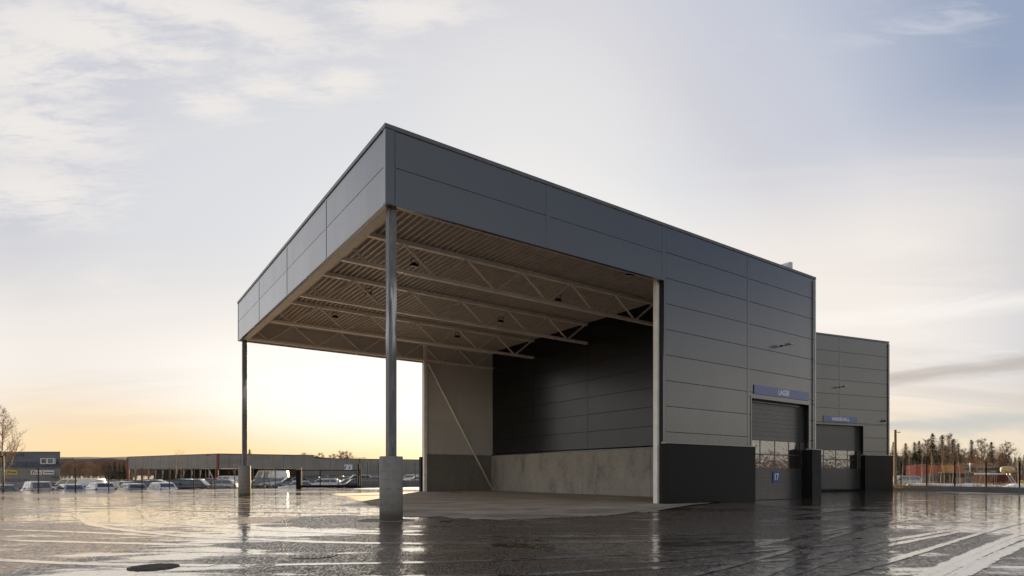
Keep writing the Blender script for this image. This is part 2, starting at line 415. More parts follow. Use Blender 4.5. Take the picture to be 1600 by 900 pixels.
mb.build('fascia_liner', M['panel_light'], hall)
mb = MB()                                  # dark bottom drip edges
mb.box(U0 - .055, 0, -.058, .10, ZF - .03, ZF + .008)
mb.box(U0 - .058, U0 + .10, .12, VB - .12, ZF - .03, ZF + .008)
mb.box(U0 - .055, 0, VB - .10, VB + .058, ZF - .03, ZF + .008)
mb.build('drip_edge', M['trim'], hall)
# vertical joint covers and corner profiles
def one(nm, mat, par, *b, bevel=.006):
    q = MB(); q.box(*b); return q.build(nm, mat, par, bevel=bevel)
JC = lambda *b: one('joint_cover', M['trim'], hall, *b)
for u in (-6.88,): JC(u - .11, u + .11, -.062, -.05, ZF, 13.0)
JC(-.13, .13, -.063, .01, ZF, 13.0)
JC(.0, .13, -.063, .01, PL + .05, ZF)
for u in (6.6,): JC(u - .06, u + .06, -.064, -.05, PL + .05, 13.0)
for v in (6.25, 12.5, 18.75): JC(U0 - .064, U0 - .05, v - .07, v + .07, ZF, 13.0)
JC(U0 - .066, U0 + .27, -.066, .12, ZF, 13.0)
JC(U0 - .066, U0 + .1, VB - .12, VB + .066, ZF, 13.0)

# parapet flashing
mb = MB()
mb.box(U0 - .09, U1 + .09, -.09, .30, 13.0, ZT)
mb.box(U0 - .09, U0 + .30, .32, VB - .32, 13.0, ZT)
mb.box(U0 - .09, U1 + .09, VB - .30, VB + .09, 13.0, ZT)
mb.box(U1 - .30, U1 + .09, .32, VB - .32, 13.0, ZT)
mb.build('parapet_cap', M['cap'], hall, bevel=.012)
mb = MB(); mb.box(U0 + .14, U1 - .3, .3, VB - .3, 12.40, 12.55); mb.build('roof', M['roofing'], hall)
# roof vent near the far end
mb = MB(); mb.prism([(12.25, 12.56), (13.1, 12.56), (13.1, 14.35), (12.85, 14.35), (12.25, 13.9)], 'y', 1.2, 2.0)
mb.build('roof_vent', M['pale_trim'], hall, bevel=.02)
# door reveal
mb = MB()
mb.box(DU0 - .10, DU0, -.075, .42, 2.86, DZ + .1); mb.box(DU1, DU1 + .08, -.07, .42, PL, DZ + .1); mb.box(DU0, DU1, -.072, .42, DZ, DZ + .1)
mb.build('door_frame', M['trim'], hall, bevel=.006)
# plinths in black render, with zinc flashing on top
def plinth(u0, u1, v0, v1, z1, parent, z0=-.25):
    mb = MB(); mb.box(u0, u1, v0, v1, z0, z1); o = mb.build('plinth', M['pebble'], parent, bevel=.01)
    mb = MB(); mb.prism([(v0 - .04, z1 + .002), (v1, z1 + .002), (v1, z1 + .085), (v0 - .04, z1 + .045)], 'x', u0 - .03, u1 + .03)
    mb.build('plinth_flashing', M['zinc_flash'], o)
    return o
plinth(-.10, 6.82, -.36, .0, PL, hall); plinth(12.45, 13.45, -.36, .0, PL, hall)
mb = MB(); mb.box(-.12, 6.6, VB + .0, VB + .36, -.25, PL); mb.build('plinth', M['pebble'], hall)
one('door_jamb', M['pebble'], hall, DU0 - .11, DU0, .0, .42, -.2, PL); one('door_jamb', M['pebble'], hall, DU1, DU1 + .1, .0, .42, -.2, PL)
# downpipe at the corner, corner profile at the open edge
mb = MB(); mb.tube((13.16, -.14, PL + .1), (13.16, -.14, 12.9), .05, n=10); mb.build('downpipe', M['pale_trim'], hall, smooth_shade=False)
mb = MB(); mb.box(13.22, 13.36, -.06, .02, PL + .1, 13.0); mb.build('corner_profile', M['trim'], hall, bevel=.01)
# white posts at the mouth of the canopy (each its own part)
mb = MB(); mb.box(-.10, .16, .27, .52, .0, 12.0); mb.build('white_post', M['white_steel'], hall, bevel=.012)
mb = MB(); mb.box(-.10, .16, VB - .52, VB - .27, .0, 12.0); mb.build('white_post', M['white_steel'], hall, bevel=.012)
# inner stub walls
for v0, v1, vin in ((.26, .34, .34), (VB - .34, VB - .26, VB - .34)):
    mb = MB(); s = 1 if v0 < 5 else -1
    panels(mb, 'v', .18, UW - .02, v0 if s > 0 else v1, s, 3.08, 12.0, [], [3.08 + 1.2 * k for k in range(1, 8)], th=.08, GAP=.004)
    mb.build('liner_wall', M['panel_light'], hall)
    mb = MB(); mb.box(.18, UW - .2, v0 - .002 if s > 0 else v0 - .07, v1 + .07 if s > 0 else v1 + .002, -.05, 3.07)
    mb.build('liner_plinth', M['concrete_dark'], hall)
# diagonal brace
mb = MB(); mb.tube((.25, VB - .55, 10.35), (6.3, VB - .55, .3), .085, n=12); mb.build('brace', M['white_steel'], hall, smooth_shade=True)
# dark inner wall
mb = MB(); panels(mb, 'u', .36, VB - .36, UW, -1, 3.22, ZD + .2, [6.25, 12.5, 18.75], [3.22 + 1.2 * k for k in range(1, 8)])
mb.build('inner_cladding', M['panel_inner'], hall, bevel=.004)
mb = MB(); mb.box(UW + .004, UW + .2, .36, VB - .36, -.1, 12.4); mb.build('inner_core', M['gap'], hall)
for v in (6.25, 12.5, 18.75): one('inner_joint_cover', M['panel_inner'], hall, UW - .064, UW - .05, v - .06, v + .06, 3.22, ZD)
mb = MB()
vs = [.36, 6.5, 12.75, 19.0, VB - .43]
for a, b in zip(vs, vs[1:]): mb.box(UW - .24, UW - .01, a + .008, b - .008, -.05, 3.06)
mb.build('concrete_upstand', M['concrete'], hall, bevel=.008)
mb = MB(); mb.prism([(UW - .29, 3.07), (UW - .05, 3.07), (UW - .05, 3.2), (UW - .29, 3.11)], 'y', .37, VB - .44); mb.build('upstand_flashing', M['trim'], hall)
# roof deck: trapezoidal ribs running from side to side
mb = MB(); per = .30; u = U0 + .14
while u < UW - .05:
    x = [u, u + .095, u + .125, u + .27, u + per]; zz = [ZD, ZD, ZD + .16, ZD + .16, ZD]
    for i in range(4):
        mb.quad((x[i], .13, zz[i]), (x[i+1], .13, zz[i+1]), (x[i+1], VB - .13, zz[i+1]), (x[i], VB - .13, zz[i]))
    u += per
mb.build('roof_deck', M['deck'], hall)
# edge beams
mb = MB(); mb.box(U0 + .13, U0 + .52, .3, VB - .3, ZF + .02, ZF + .05); mb.box(U0 + .31, U0 + .34, .3, VB - .3, ZF + .05, 11.4); mb.box(U0 + .16, U0 + .49, .3, VB - .3, 11.4, 11.43)
for v in (6.2, 12.45, 18.7): mb.box(U0 + .125, U0 + .53, v - .004, v + .004, ZF + .017, ZF + .06)
mb.build('edge_beam', M['beam'], hall)
mb = MB(); mb.box(U0 + .54, -.15, .135, .30, ZF + .02, ZF + .045); mb.box(U0 + .54, -.15, .21, .225, ZF + .045, 11.9); mb.build('edge_beam', M['beam'], hall)
# trusses
def truss(v):
    t = MB(); zt, zb = ZD - .075, 10.63
    t.box(U0 + .36, UW - .07, v - .12, v + .12, zt - .12, zt + .07)
    o = t.build('truss', M['white_steel'], hall, bevel=.012)
    t = MB(); t.box(U0 + .6, UW - .07, v - .11, v + .11, zb - .08, zb + .08); t.build('bottom_chord', M['white_steel'], o, bevel=.012)
    t = MB(); n0 = 6.4; p = 3.333
    for k in range(6):
        a, b, c = n0 - p * k, n0 - p * (k + .5), n0 - p * (k + 1)
        t.tube((a, v, zt - .06), (b + .06, v, zb + .06), .062, n=8); 
        t.tube((c, v, zt - .06), (b - .06, v, zb + .06), .062, n=8)
    t.build('diagonal', M['white_steel'], o)
for v in (6.25, 12.5, 18.75, VB - .42): truss(v)
# columns on round concrete bases
for v in (.30, VB - .30):
    c = MB(); u = U0 + .30; h = .14
    c.box(u - h, u + h, v - h, v + h, 2.02, ZF - .02)
    c.box(u - h - .001, u + h + .001, v - h + .05, v - h + .058, 2.5, 2.6)
    o = c.build('column', M['galv'], hall, bevel=.018)
    b = MB(); zt = 2.03; b.tube((u, v, -.4), (u, v, zt - .015), .395, .395, 48); b.tube((u, v, zt - .015), (u, v, zt), .395, .38, 48)
    cb = b.build('concrete_base', M['concrete_base'], o)
    for pg in cb.data.polygons: pg.use_smooth = len(pg.vertices) == 4
# stain rings on the base are in its material; base plate
# --- garage doors
def garage_door(parent, u0, u1, z0, z1, v):
    mb = MB(); w0, w1, w2, w3 = z0 + 1.77, z0 + 2.5, z0 + 2.57, z0 + 3.3
    def slats(a, b):
        z = a
        n = max(1, round((b - a) / .24)); s = (b - a) / n
        for i in range(n): mb.box(u0, u1, v, v + .06, a + i * s + .006, a + (i + 1) * s - .006)
    slats(z0 + .02, w0 - .03); slats(w3 + .03, z1 + .0)
    mb.box(u0, u1, v + .012, v + .07, z0 + .02, z1)
    mb.box(u0, u1, v - .004, v + .05, w0 - .03, w0); mb.box(u0, u1, v - .004, v + .05, w1, w2); mb.box(u0, u1, v - .004, v + .05, w3, w3 + .03)
    nco = 4; cw = (u1 - u0) / nco
    for i in range(nco + 1):
        x = u0 + i * cw
        for a, b in ((w0, w1), (w2, w3)): mb.box(max(u0, x - .05), min(u1, x + .05), v - .005, v + .05, a + .001, b - .001)
    d = mb.build('garage_door', M['door'], parent, bevel=.003)
    for a, b in ((w0, w1), (w2, w3)):
        for i in range(nco):
            q = MB(); q.box(u0 + i * cw + .052, u0 + (i + 1) * cw - .052, v + .004, v + .010, a + .002, b - .002)
            q.build('window_pane', M['acrylic'], d)
    s = MB(); s.box(u0, u1, v - .03, v + .05, z0 - .1, z0 + .02); s.build('rubber_seal', M['gap'], d)
    return d
garage_door(hall, DU0, DU1, 0.0, DZ, .36)
# roller housing lip under lintel
mb = MB(); mb.tube((DU0 + .05, .28, DZ - .10), (DU1 - .5, .28, DZ - .10), .045, n=10); mb.build('lintel_tube', M['zinc_flash'], hall)

# --- signs
def sign(name, parent_frame, u0, u1, z0, z1, text, label, size, xs, tu=None):
    o = parent_frame
    mbx = MB(); mbx.box(u0, u1, -.095, -.072, z0, z1)
    base, rz = o
    me = mbx.build(name, M['sign_blue'], None, bevel=.004)
    me.location = base; me.rotation_euler = (0,0,rz)
    tag(me, label, 'sign')
    tu = (u0 + u1) / 2 if tu is None else tu
    lettering(text, size, M['white'], me, (tu, -.097, (z0 + z1) / 2), (R(90), 0, 0), bold=.008, xs=xs)
    return me
FR1 = ((WX, WY, 0), ANG)
sign('wall_sign', FR1, 7.12, 12.58, 5.74, 6.23, 'LAGER', 'blue grey sign reading LAGER above the nearer garage door', .41, .90, 9.95)
ns = MB(); ns.box(9.55, 10.22, .325, .345, .95, 1.60); n17 = ns.build('number_sign', M['sign_deep'], None, bevel=.003)
n17.location = (WX, WY, 0); n17.rotation_euler = (0,0,ANG)
tag(n17, 'square deep blue number sign reading 17 on the nearer garage door', 'sign')
lettering('17', .52, M['white'], n17, (9.885, .322, 1.275), (R(90), 0, 0), bold=.012, xs=.9)

# --- floodlights
def flood_proto():
    r = empty('canopy_floodlight')
    m = MB(); m.box(-.17, .17, -.14, .14, -.34, -.24); m.box(-.10, .10, -.08, .08, -.24, -.17); m.build('housing', M['black'], r, bevel=.015)
    m = MB(); m.box(-.145, .145, -.115, .115, -.352, -.341); m.build('lens', M['lamp_glass'], r)
    m = MB(); m.box(-.19, -.172, -.02, .02, -.30, 0); m.box(.172, .19, -.02, .02, -.30, 0); m.box(-.19, .19, -.02, .02, 0, .02); m.build('bracket', M['black'], r)
    return r
FA = [(648,415),(576,460),(524,496)]; FB = [(986,430),(873,470),(783,503),(715,527)]
place = ['nearest the front column', 'middle one of the row along the open front', 'farthest of the row along the open front',
         'beside the white post at the facade', 'between the first two roof trusses from the facade', 'third from the facade before the dark wall', 'farthest one before the dark wall']
fp = None
for i, (px, py) in enumerate(FA + FB):
    o = flood_proto() if fp is None else copy_tree(fp)
    fp = fp or o
    Y = (ZD - .34 - EYE) * F / (HZ - py)
    o.location = (gx(px, Y), Y, ZD - .02); o.rotation_euler = (R(10), 0, ANG); o['label'] = 'small black floodlight under the canopy roof, ' + place[i]
    o['category'] = 'floodlight'; o['group'] = 'floodlights under the canopy roof'
def wall_flood(loc, rz, label):
    r = tag(empty('wall_floodlight', loc, rz), label, 'floodlight', 'floodlights on the outer walls'); r.scale = (.62, .8, .8)
    m = MB(); m.box(-.10, .10, -.03, .0, -.07, .07); m.bar((0, -.02, 0), (.12, -.45, .0), .05, .05); m.build('arm', M['black'], r)
    m = MB(); m.prism([(-.30, -.02), (.36, .0), (.36, .05), (.05, .10), (-.30, .07)], 'y', -.78, -.40); m.build('housing', M['lamp_metal'], r, bevel=.02)
    m = MB(); m.box(-.25, .30, -.75, -.43, -.022, -.012); m.build('lens', M['lamp_glass'], r)
    return r
wall_flood(uv(9.75, -.05, 8.62), ANG, 'grey floodlight on a short arm on the facade above the LAGER sign')

# ================================================================ THE WASH HALL BEHIND
AX, AY, ANG2, BZ = 25.04, 49.5, R(22.95), .13
hall2 = tag(empty('wash_hall', (AX, AY, BZ), ANG2), 'farther dark grey hall with a garage door, behind the end of the canopy hall', 'building')
H2 = 13.05; E = 9.04
s2 = [H2 - .15 - 1.2 * k for k in range(0, 10)]
mb = MB()
panels(mb, 'v', -8, 2.93, 0, -1, 5.6, H2 - .1, [], s2); panels(mb, 'v', 2.93, E - .1, 0, -1, 5.6, H2 - .1, [], s2)
panels(mb, 'v', 5.85, E - .1, 0, -1, 2.95, 5.6, [], s2); panels(mb, 'v', -8, .1, 0, -1, 2.95, 5.6, [], s2)
mb.build('facade_cladding', M['panel_far'], hall2, bevel=.004)
mb = MB(); panels(mb, 'u', .1, 19.9, E, 1, 2.95, H2 - .1, [6.6, 13.2], s2); panels(mb, 'v', -8, E, 20, 1, .1, H2 - .1, [], s2)
mb.build('rear_cladding', M['panel_far'], hall2)
mb = MB(); mb.box(-8, .12, .004, .2, 0, H2 - .1); mb.box(5.82, E - .01, .004, .2, 0, H2 - .1); mb.box(.12, 5.82, .004, .2, 5.55, H2 - .1)
mb.box(E - .2, E - .004, .2, 19.98, 0, H2 - .1); mb.box(-8, E - .2, 19.8, 19.98, 0, H2 - .1); mb.build('wall_core', M['gap'], hall2)
mb = MB(); mb.box(-8, E + .09, -.09, .3, H2 - .1, H2 + .05); mb.box(E - .3, E + .09, .3, 20, H2 - .1, H2 + .05); mb.build('parapet_cap', M['cap'], hall2, bevel=.012)
mb = MB(); mb.box(-8, E - .3, .3, 19.8, 12.3, 12.5); mb.build('roof', M['roofing'], hall2)
one('joint_cover', M['trim'], hall2, 2.87, 2.99, -.064, -.05, 5.6, H2 - .1); one('joint_cover', M['trim'], hall2, E - .1, E + .066, -.066, .1, 2.95, H2 - .1)
mb = MB(); mb.tube((E - .02, -.13, 3.0), (E - .02, -.13, H2 - .2), .045, n=8); mb.build('downpipe', M['pale_trim'], hall2)
mb = MB(); mb.box(.02, .12, -.075, .42, 0, 5.6); mb.box(5.82, 5.90, -.07, .42, 0, 5.6); mb.box(.12, 5.82, -.072, .42, 5.5, 5.6); mb.build('door_frame', M['trim'], hall2)
plinth(5.66, E + .17, -.36, .0, 2.95, hall2, -.4); plinth(-6, .1, -.36, .0, 2.95, hall2, -.4)
mb = MB(); mb.box(E, E + .3, .0, 20, -.4, 2.94); mb.build('plinth', M['pebble'], hall2)
garage_door(hall2, .12, 5.82, 0.05, 5.5, .36)
FR2 = ((AX, AY, BZ), ANG2)
sign('wall_sign', FR2, .98, 5.02, 5.73, 6.22, 'VASKEHALL', 'blue grey sign reading VASKEHALL above the farther garage door', .40, 1.0)
def at2(u, v, z): return Vector((AX, AY, BZ)) + Vector((math.cos(ANG2), math.sin(ANG2), 0)) * u + Vector((-math.sin(ANG2), math.cos(ANG2), 0)) * v + Vector((0,0,z))
wall_flood(at2(2.95, -.05, 8.7), ANG2, 'grey floodlight on a short arm on the farther hall above the VASKEHALL sign')
# small camera on the far hall's right end
r = tag(empty('security_camera', at2(8.35, -.05, 6.05), ANG2), 'small grey security camera high on the right end of the farther hall', 'camera')
m = MB(); m.box(-.12, .12, -.06, 0, -.14, .14); m.build('mount', M['lamp_metal'], r, bevel=.01)
m = MB(); m.tube((0, -.06, 0), (0, -.22, -.06), .09, .07, 12); m.build('dome', M['black'], r)
# ================================================================ GROUND
def yz(x, y):                              # the yard falls gently towards the gully in front of the canopy
    return -.16 * (1 - smooth(20.3, 27.5, y + .10 * max(0, x - 6)))
def xl(y): return max(-95.0, -41.24 + (y - 52) * 1.664) if y <= 62 else (-24.6 if y < 62.6 else -16.5 + (y - 62.6) * .62)
def xr(y): return 35.75 - .37 * (y - 56) if y < 58 else 35.0
def lot(x, y):
    a = -.92 + .42 * smooth(62, 78, y) + .2 * smooth(78, 105, y)
    return a + .40 * smooth(-30, -18, x) * smooth(70, 84, y)
def zt(x, y):
    """rough ground round the yard"""
    if y > 58 and x > -20: inside = 1.0 if y < 66 + max(0, x + 20) * .3 else 1 - smooth(0, 4, y - (66 + max(0, x + 20) * .3))
    else:
        d = min((x - xl(min(y, 62))) * .52, 62.0 - y if x < -10 else 99)
        inside = smooth(-4.0, .3, d)
    if x > 20:
        dr = x - xr(min(y, 57.9))
        t = smooth(-.3, .6, dr); z = -.35 + t * .62
        if y > 58: z = .2
        return z + .35 * smooth(90, 140, y)
    return inside * -.35 + (1 - inside) * lot(x, y)
def axis_pts(lo, hi, step, far):
    a = []; v = lo
    while v <= hi: a.append(v); v += step
    k = step; v = hi
    while v < far: k *= 1.35; v += k; a.append(v)
    k = step; v = lo; b = []
    while v > -far: k *= 1.35; v -= k; b.append(v)
    return b[::-1] + a
xs = axis_pts(-80, 70, 1.6, 3500); ys = axis_pts(-20, 130, 1.6, 3500)
mb = MB()
for y in ys:
    for x in xs:
        z = zt(x, y)
        if not (xl(min(y, 62)) - 2 < x < xr(min(y, 57.9)) and y < 66): z += .10 * mnoise.noise((x * .35, y * .35, 0))
        mb.v.append((x, y, z))
nx = len(xs)
for j in range(len(ys) - 1):
    for i in range(nx - 1):
        a = j * nx + i; mb.f.append((a, a + 1, a + nx + 1, a + nx)); mb.m.append(0)
tag(face_up(mb.build('ground', M['terrain'], None, True)), kind='structure')
# hills on the horizon
def ridge(name, Y, x0, x1, hf, step, depth):
    mb = MB(); n = int((x1 - x0) / step)
    for i in range(n + 1):
        x = x0 + i * step; h = hf(x)
        for k in range(9):
            t = k / 8.0
            mb.v.append((x, Y + depth * t, -3 + (h + 3) * math.sin(math.pi * min(t * .5 + .0, .5)) if k < 8 else h))
    for i in range(n):
        for k in range(8):
            a = i * 9 + k; mb.f.append((a, a + 9, a + 10, a + 1)); mb.m.append(0)
    return tag(mb.build(name, M['hill'], None, True), kind='structure')
def hf(x):
    t = x / 1600.0
    base = 22 + 26 * smooth(-700, -1000, x) + 7 * smooth(-1150, -1500, x)
    return base + 2.5 * mnoise.noise((x * .004, 3.1, 0)) + 1.3 * mnoise.noise((x * .03, .4, 0)) + .8 * mnoise.noise((x * .12, 9.4, 0))
ridge('hill', 1250, -2600, 2600, hf, 6, 300)

# wet yard sheet
mb = MB(); rows = [-60, -30, -10, 0, 6, 10, 14, 17] + [19 + .6 * i for i in range(18)] + [32, 36, 40, 45, 50, 56, 57.9, 58.0, 61.9, 62, 62.59, 62.6, 66, 70, 74]
NC = 60
for y in rows:
    a, b = xl(y), xr(y) if y < 60 else 12 if y > 62.6 else 30
    for i in range(NC + 1):
        x = a + (b - a) * i / NC; mb.v.append((x, y, yz(x, y)))
for j in range(len(rows) - 1):
    for i in range(NC):
        k = j * (NC + 1) + i; mb.f.append((k, k + 1, k + NC + 2, k + NC + 1)); mb.m.append(0)
tag(face_up(mb.build('yard_asphalt', M['wet'], None, True)), kind='structure')
# dry apron under the canopy
rnd = random.Random(5)
key = [(-7.4,25.6),(-8.1,24.6),(-9.2,19),(-10.6,13.1),(-11.6,8.5),(-12.5,4.4),(-13.0,2.0),(-12.2,.2),(-11.2,-1.3),(-9.8,-2.15),(-7.5,-2.6),(-5.2,-2.5),(-3.0,-2.1),(-1.2,-1.4),(-.4,-.55),(-.12,-.38)]
def wig(pts, amp=.5, n=14):
    out = []
    for i in range(len(pts) - 1):
        for k in range(n):
            t = k / n; u = pts[i][0] * (1-t) + pts[i+1][0] * t; v = pts[i][1] * (1-t) + pts[i+1][1] * t
            w = amp * (mnoise.noise((u * .9, v * .9, 1)) + .7 * mnoise.noise((u * 3.1, v * 3.1, 5)) + .4 * mnoise.noise((u * 9, v * 9, 2)))
            out.append((u + w, v + w * .9))
    out.append(pts[-1]); return out
edge = wig(key)
mb = MB(); TS = [0, .012, .025, .04, .06, .085, .12, .18, .28, .42, .6, .8, 1.0]; NI = len(TS) - 1
for (u, v) in edge:                         # fan towards the dark wall, sampled so that it follows the yard
    for k in range(NI + 1):
        t = TS[k]; uu = u + (UW - u) * t; vv = v + (max(.3, min(24.7, v)) - v) * t
        p = uv(uu, vv); mb.v.append((p.x, p.y, yz(p.x, p.y) + .006 + .05 * smooth(0, .5, t)))
for i in range(len(edge) - 1):
    for k in range(NI):
        a = i * (NI + 1) + k; mb.f.append((a, a + 1, a + NI + 2, a + NI + 1)); mb.m.append(0)
ap = tag(face_up(mb.build('dry_apron', M['apron'], None, True)), kind='structure')
def fade_attr(o, vals):
    a = o.data.attributes.new('fade', 'FLOAT', 'POINT'); a.data.foreach_set('value', vals)
fade_attr(ap, [smooth(0, .09, TS[i % (NI + 1)]) for i in range(len(ap.data.vertices))])
# dry patch around the front column base
c0 = uv(U0 + .3, .3); mb = MB(); mb.v.append((c0.x - .05, c0.y, yz(c0.x, c0.y) + .008)); n = 40
for i in range(n):
    t = 2 * math.pi * i / n; r = 1 + .15 * mnoise.noise((math.cos(t) * 2, math.sin(t) * 2, 3))
    x, y = c0.x - .18 + 1.0 * r * math.cos(t), c0.y + .05 + .75 * r * math.sin(t); mb.v.append((x, y, yz(x, y) + .008))
for i in range(n): mb.f.append((0, 1 + i, 1 + (i + 1) % n)); mb.m.append(0)
dp = tag(face_up(mb.build('dry_patch', M['apron'], None)), kind='structure'); fade_attr(dp, [1.0] + [.45] * (len(dp.data.vertices) - 1))
# tyre tracks of thin slush, points read off the photograph and laid on the yard
def gp(px, py):
    z = -.16
    for _ in range(8):
        Y = F * (EYE - z) / max(4, py - HZ); z = yz(gx(px, Y), Y)
    return Vector((gx(px, Y), Y))
def track(pts, w=.16, lift=.004):
    P = [gp(*p) for p in pts]; C = []
    for i in range(len(P) - 1):
        p0 = P[max(0, i-1)]; p1 = P[i]; p2 = P[i+1]; p3 = P[min(len(P)-1, i+2)]
        for k in range(14):
            t = k / 14; t2 = t*t; t3 = t2*t
            C.append(.5 * ((2*p1) + (p2-p0)*t + (2*p0-5*p1+4*p2-p3)*t2 + (3*p1-p0-3*p2+p3)*t3))
    C.append(P[-1]); mb = MB()
    for i, c in enumerate(C):
        d = (C[min(i+1, len(C)-1)] - C[max(0, i-1)]); d = d.normalized() if d.length > 1e-6 else Vector((1,0)); nrm = Vector((-d.y, d.x))
        j = w * (.85 + .35 * mnoise.noise((c.x * .8, c.y * .8, 7)))
        for s in (-1.25, -.7, 0, .7, 1.25):
            q = c + nrm * (s * j); mb.v.append((q.x, q.y, yz(q.x, q.y) + lift))
    for i in range(len(C) - 1):
        for k in range(4): mb.f.append((5*i + k, 5*i + k + 1, 5*i + k + 6, 5*i + k + 5)); mb.m.append(0)
    o = tag(face_up(mb.build('tyre_track', M['slush'], None, True)), kind='structure'); fade_attr(o, [0, .8, 1, .8, 0] * len(C))
T = [([(-60,826),(0,827.5),(135,832),(250,838)], .13), ([(-60,842),(0,844),(202,849),(330,852)], .15), ([(-60,873),(0,875),(135,881),(330,884)], .12),
     ([(215,789),(223,797),(240,814),(304,821),(405,827.5),(500,832),(635,835),(837,838),(1040,837),(1180,833)], .14),
     ([(118,800),(128,811),(155,822),(219,831),(304,839),(405,843),(500,847),(669,849.5),(837,848.5),(1040,846),(1225,844)], .16),
     ([(240,789),(337,792),(540,795)], .2), ([(250,796),(371,799),(560,801.5)], .2),
     ([(430,883),(500,881.5),(702,878),(837,873),(1040,863),(1180,852),(1319,825),(1375,817)], .11),
     ([(560,902),(700,899.5),(837,897),(1040,886.5),(1240,873.5),(1400,862)], .11),
     ([(1160,908),(1281,866),(1382,846),(1480,830)], .12), ([(1205,908),(1315,870),(1400,850),(1500,831)], .10),
     ([(1425,908),(1525,862),(1600,833),(1680,812)], .10), ([(1446,908),(1540,864),(1612,835),(1690,813)], .09), ([(1470,908),(1560,864),(1630,837)], .06), ([(1488,908),(1600,851),(1690,824)], .10),
     ([(1240,806),(1330,795),(1400,786)], .12), ([(1160,853),(1300,833),(1420,812)], .09), ([(1000,880),(1180,862),(1330,850)], .07),
     ([(1010,800),(1120,799),(1250,793)], .10), ([(1290,905),(1420,868),(1560,826),(1640,807)], .08), ([(1060,905),(1160,880),(1260,852),(1390,812)], .08)]
for i, (p, w) in enumerate(T): track(p, w * 1.1, .0025 + .0004 * i)
# snow by the gate wall and along the right-hand kerb
def snow(name, pts, z=None, h=.02, sub=10):
    mb = MB(); cx = sum(p[0] for p in pts) / len(pts); cy = sum(p[1] for p in pts) / len(pts); n = len(pts) * sub; K = 5
    ring = []
    for i in range(len(pts)):
        a = pts[i]; b = pts[(i+1) % len(pts)]
        for k in range(sub):
            t = k / sub; ring.append((a[0]*(1-t)+b[0]*t, a[1]*(1-t)+b[1]*t))
    for (x, y) in ring:
        for k in range(K + 1):
            t = k / K; xx = x + (cx - x) * t; yy = y + (cy - y) * t
            w = 1 + .12 * mnoise.noise((xx * .7, yy * .7, 4)) * (1 - t)
            xx = cx + (xx - cx) * w; yy = cy + (yy - cy) * w
            zz = (z if z is not None else (yz(xx, yy) + .006)) + h * math.sin(min(1, t * 2) * math.pi / 2) * (.7 + .6 * mnoise.noise((xx * .8, yy * .8, 1)))
            mb.v.append((xx, yy, zz))
    for i in range(n):
        for k in range(K):
            a = i * (K + 1) + k; b = ((i + 1) % n) * (K + 1) + k; mb.f.append((a, b, b + 1, a + 1)); mb.m.append(0)
    return tag(mb.build(name, M['snow'], None, True), kind='stuff')
snow('snow_patch', [(-17.3,61.4),(-14.8,58.4),(-11.3,56.8),(-8.6,57.5),(-8.2,66),(-10.2,70.2),(-14,67)], h=.05)
for (px, Y, w, d, h) in [(1428,64,3.0,2.4,.42),(1452,61,3.2,2.2,.5),(1476,63,3.0,2.0,.40),(1500,58,2.6,1.8,.46),(1520,60,3.6,2,.40),(1545,55,2.8,1.6,.42),(1566,57,3.2,2,.46),(1590,54,3.0,2,.40),(1612,52,3,2,.5)]:
    x = gx(px, Y); pts = [(x + w * .5 * math.cos(t) * (1 + .3 * math.sin(3 * t + px)), Y + d * .5 * math.sin(t)) for t in [k * math.pi / 4 for k in range(8)]]
    snow('snow_heap', pts, z=.17, h=h, sub=5)

# ---------------------------------------------------------------- covers and drains
def manhole(px, py, r, label, m='iron'):
    g = gp(px, py); z = yz(g.x, g.y)
    o = tag(empty('manhole_cover', (g.x, g.y, z)), label, 'manhole cover')
    b = MB(); k = 36
    b.tube((0,0,-.05), (0,0,.012), r, r, k); b.build('rim', M[m], o)
    b = MB(); b.tube((0,0,.0125), (0,0,.018), r * .86, r * .86, k)
    q = -r * .78
    while q < r * .8:
        h = math.sqrt(max(0, (r * .84) ** 2 - q * q))
        if h > .03:
            b.box(q, q + .022, -h, h, .0185, .0215); b.box(-h, h, q, q + .022, .0187, .0212)
        q += .075
    b.build('lid', M[m], o)
manhole(240, 886.5, .385, 'round rusty iron manhole cover in the wet yard at the lower left')
g = gp(490, 868)
mb = MB(); mb.tube((0,0,-.05), (0,0,.010), .46, .45, 40)
for k in range(3): mb.tube((0,0,.0105), (0,0,.012 + .002 * k), .40 - .1 * k, .39 - .1 * k, 40)
o = mb.build('manhole_cover', M['slush_disc'] if 'slush_disc' in M else M['wet'], None); o.location = (g.x, g.y, yz(g.x, g.y))
tag(o, 'round manhole cover drowned under ice left of the front column', 'manhole cover')
def grate(p, w, d, rz, label):
    o = tag(empty('drain_grate', p, rz), label, 'drain')
    b = MB(); b.box(-w/2, w/2, -d/2, d/2, -.03, .012); b.build('frame', M['iron'], o)
    b = MB(); n = int(w / .06)
    for i in range(n): b.box(-w/2 + .03 + i * .06, -w/2 + .055 + i * .06, -d/2 + .03, d/2 - .03, .0125, .022)
    b.build('grille', M['black'], o)
grate((gx(713, 44.5), 44.5, yz(0, 44.5) + .05), .95, .6, ANG, 'dark drain grate in the dry floor under the canopy')
grate((gx(697, 19.9), 19.9, yz(-2, 19.9)), .42, .42, 0, 'small square drain grate in the wet yard right of the front column')

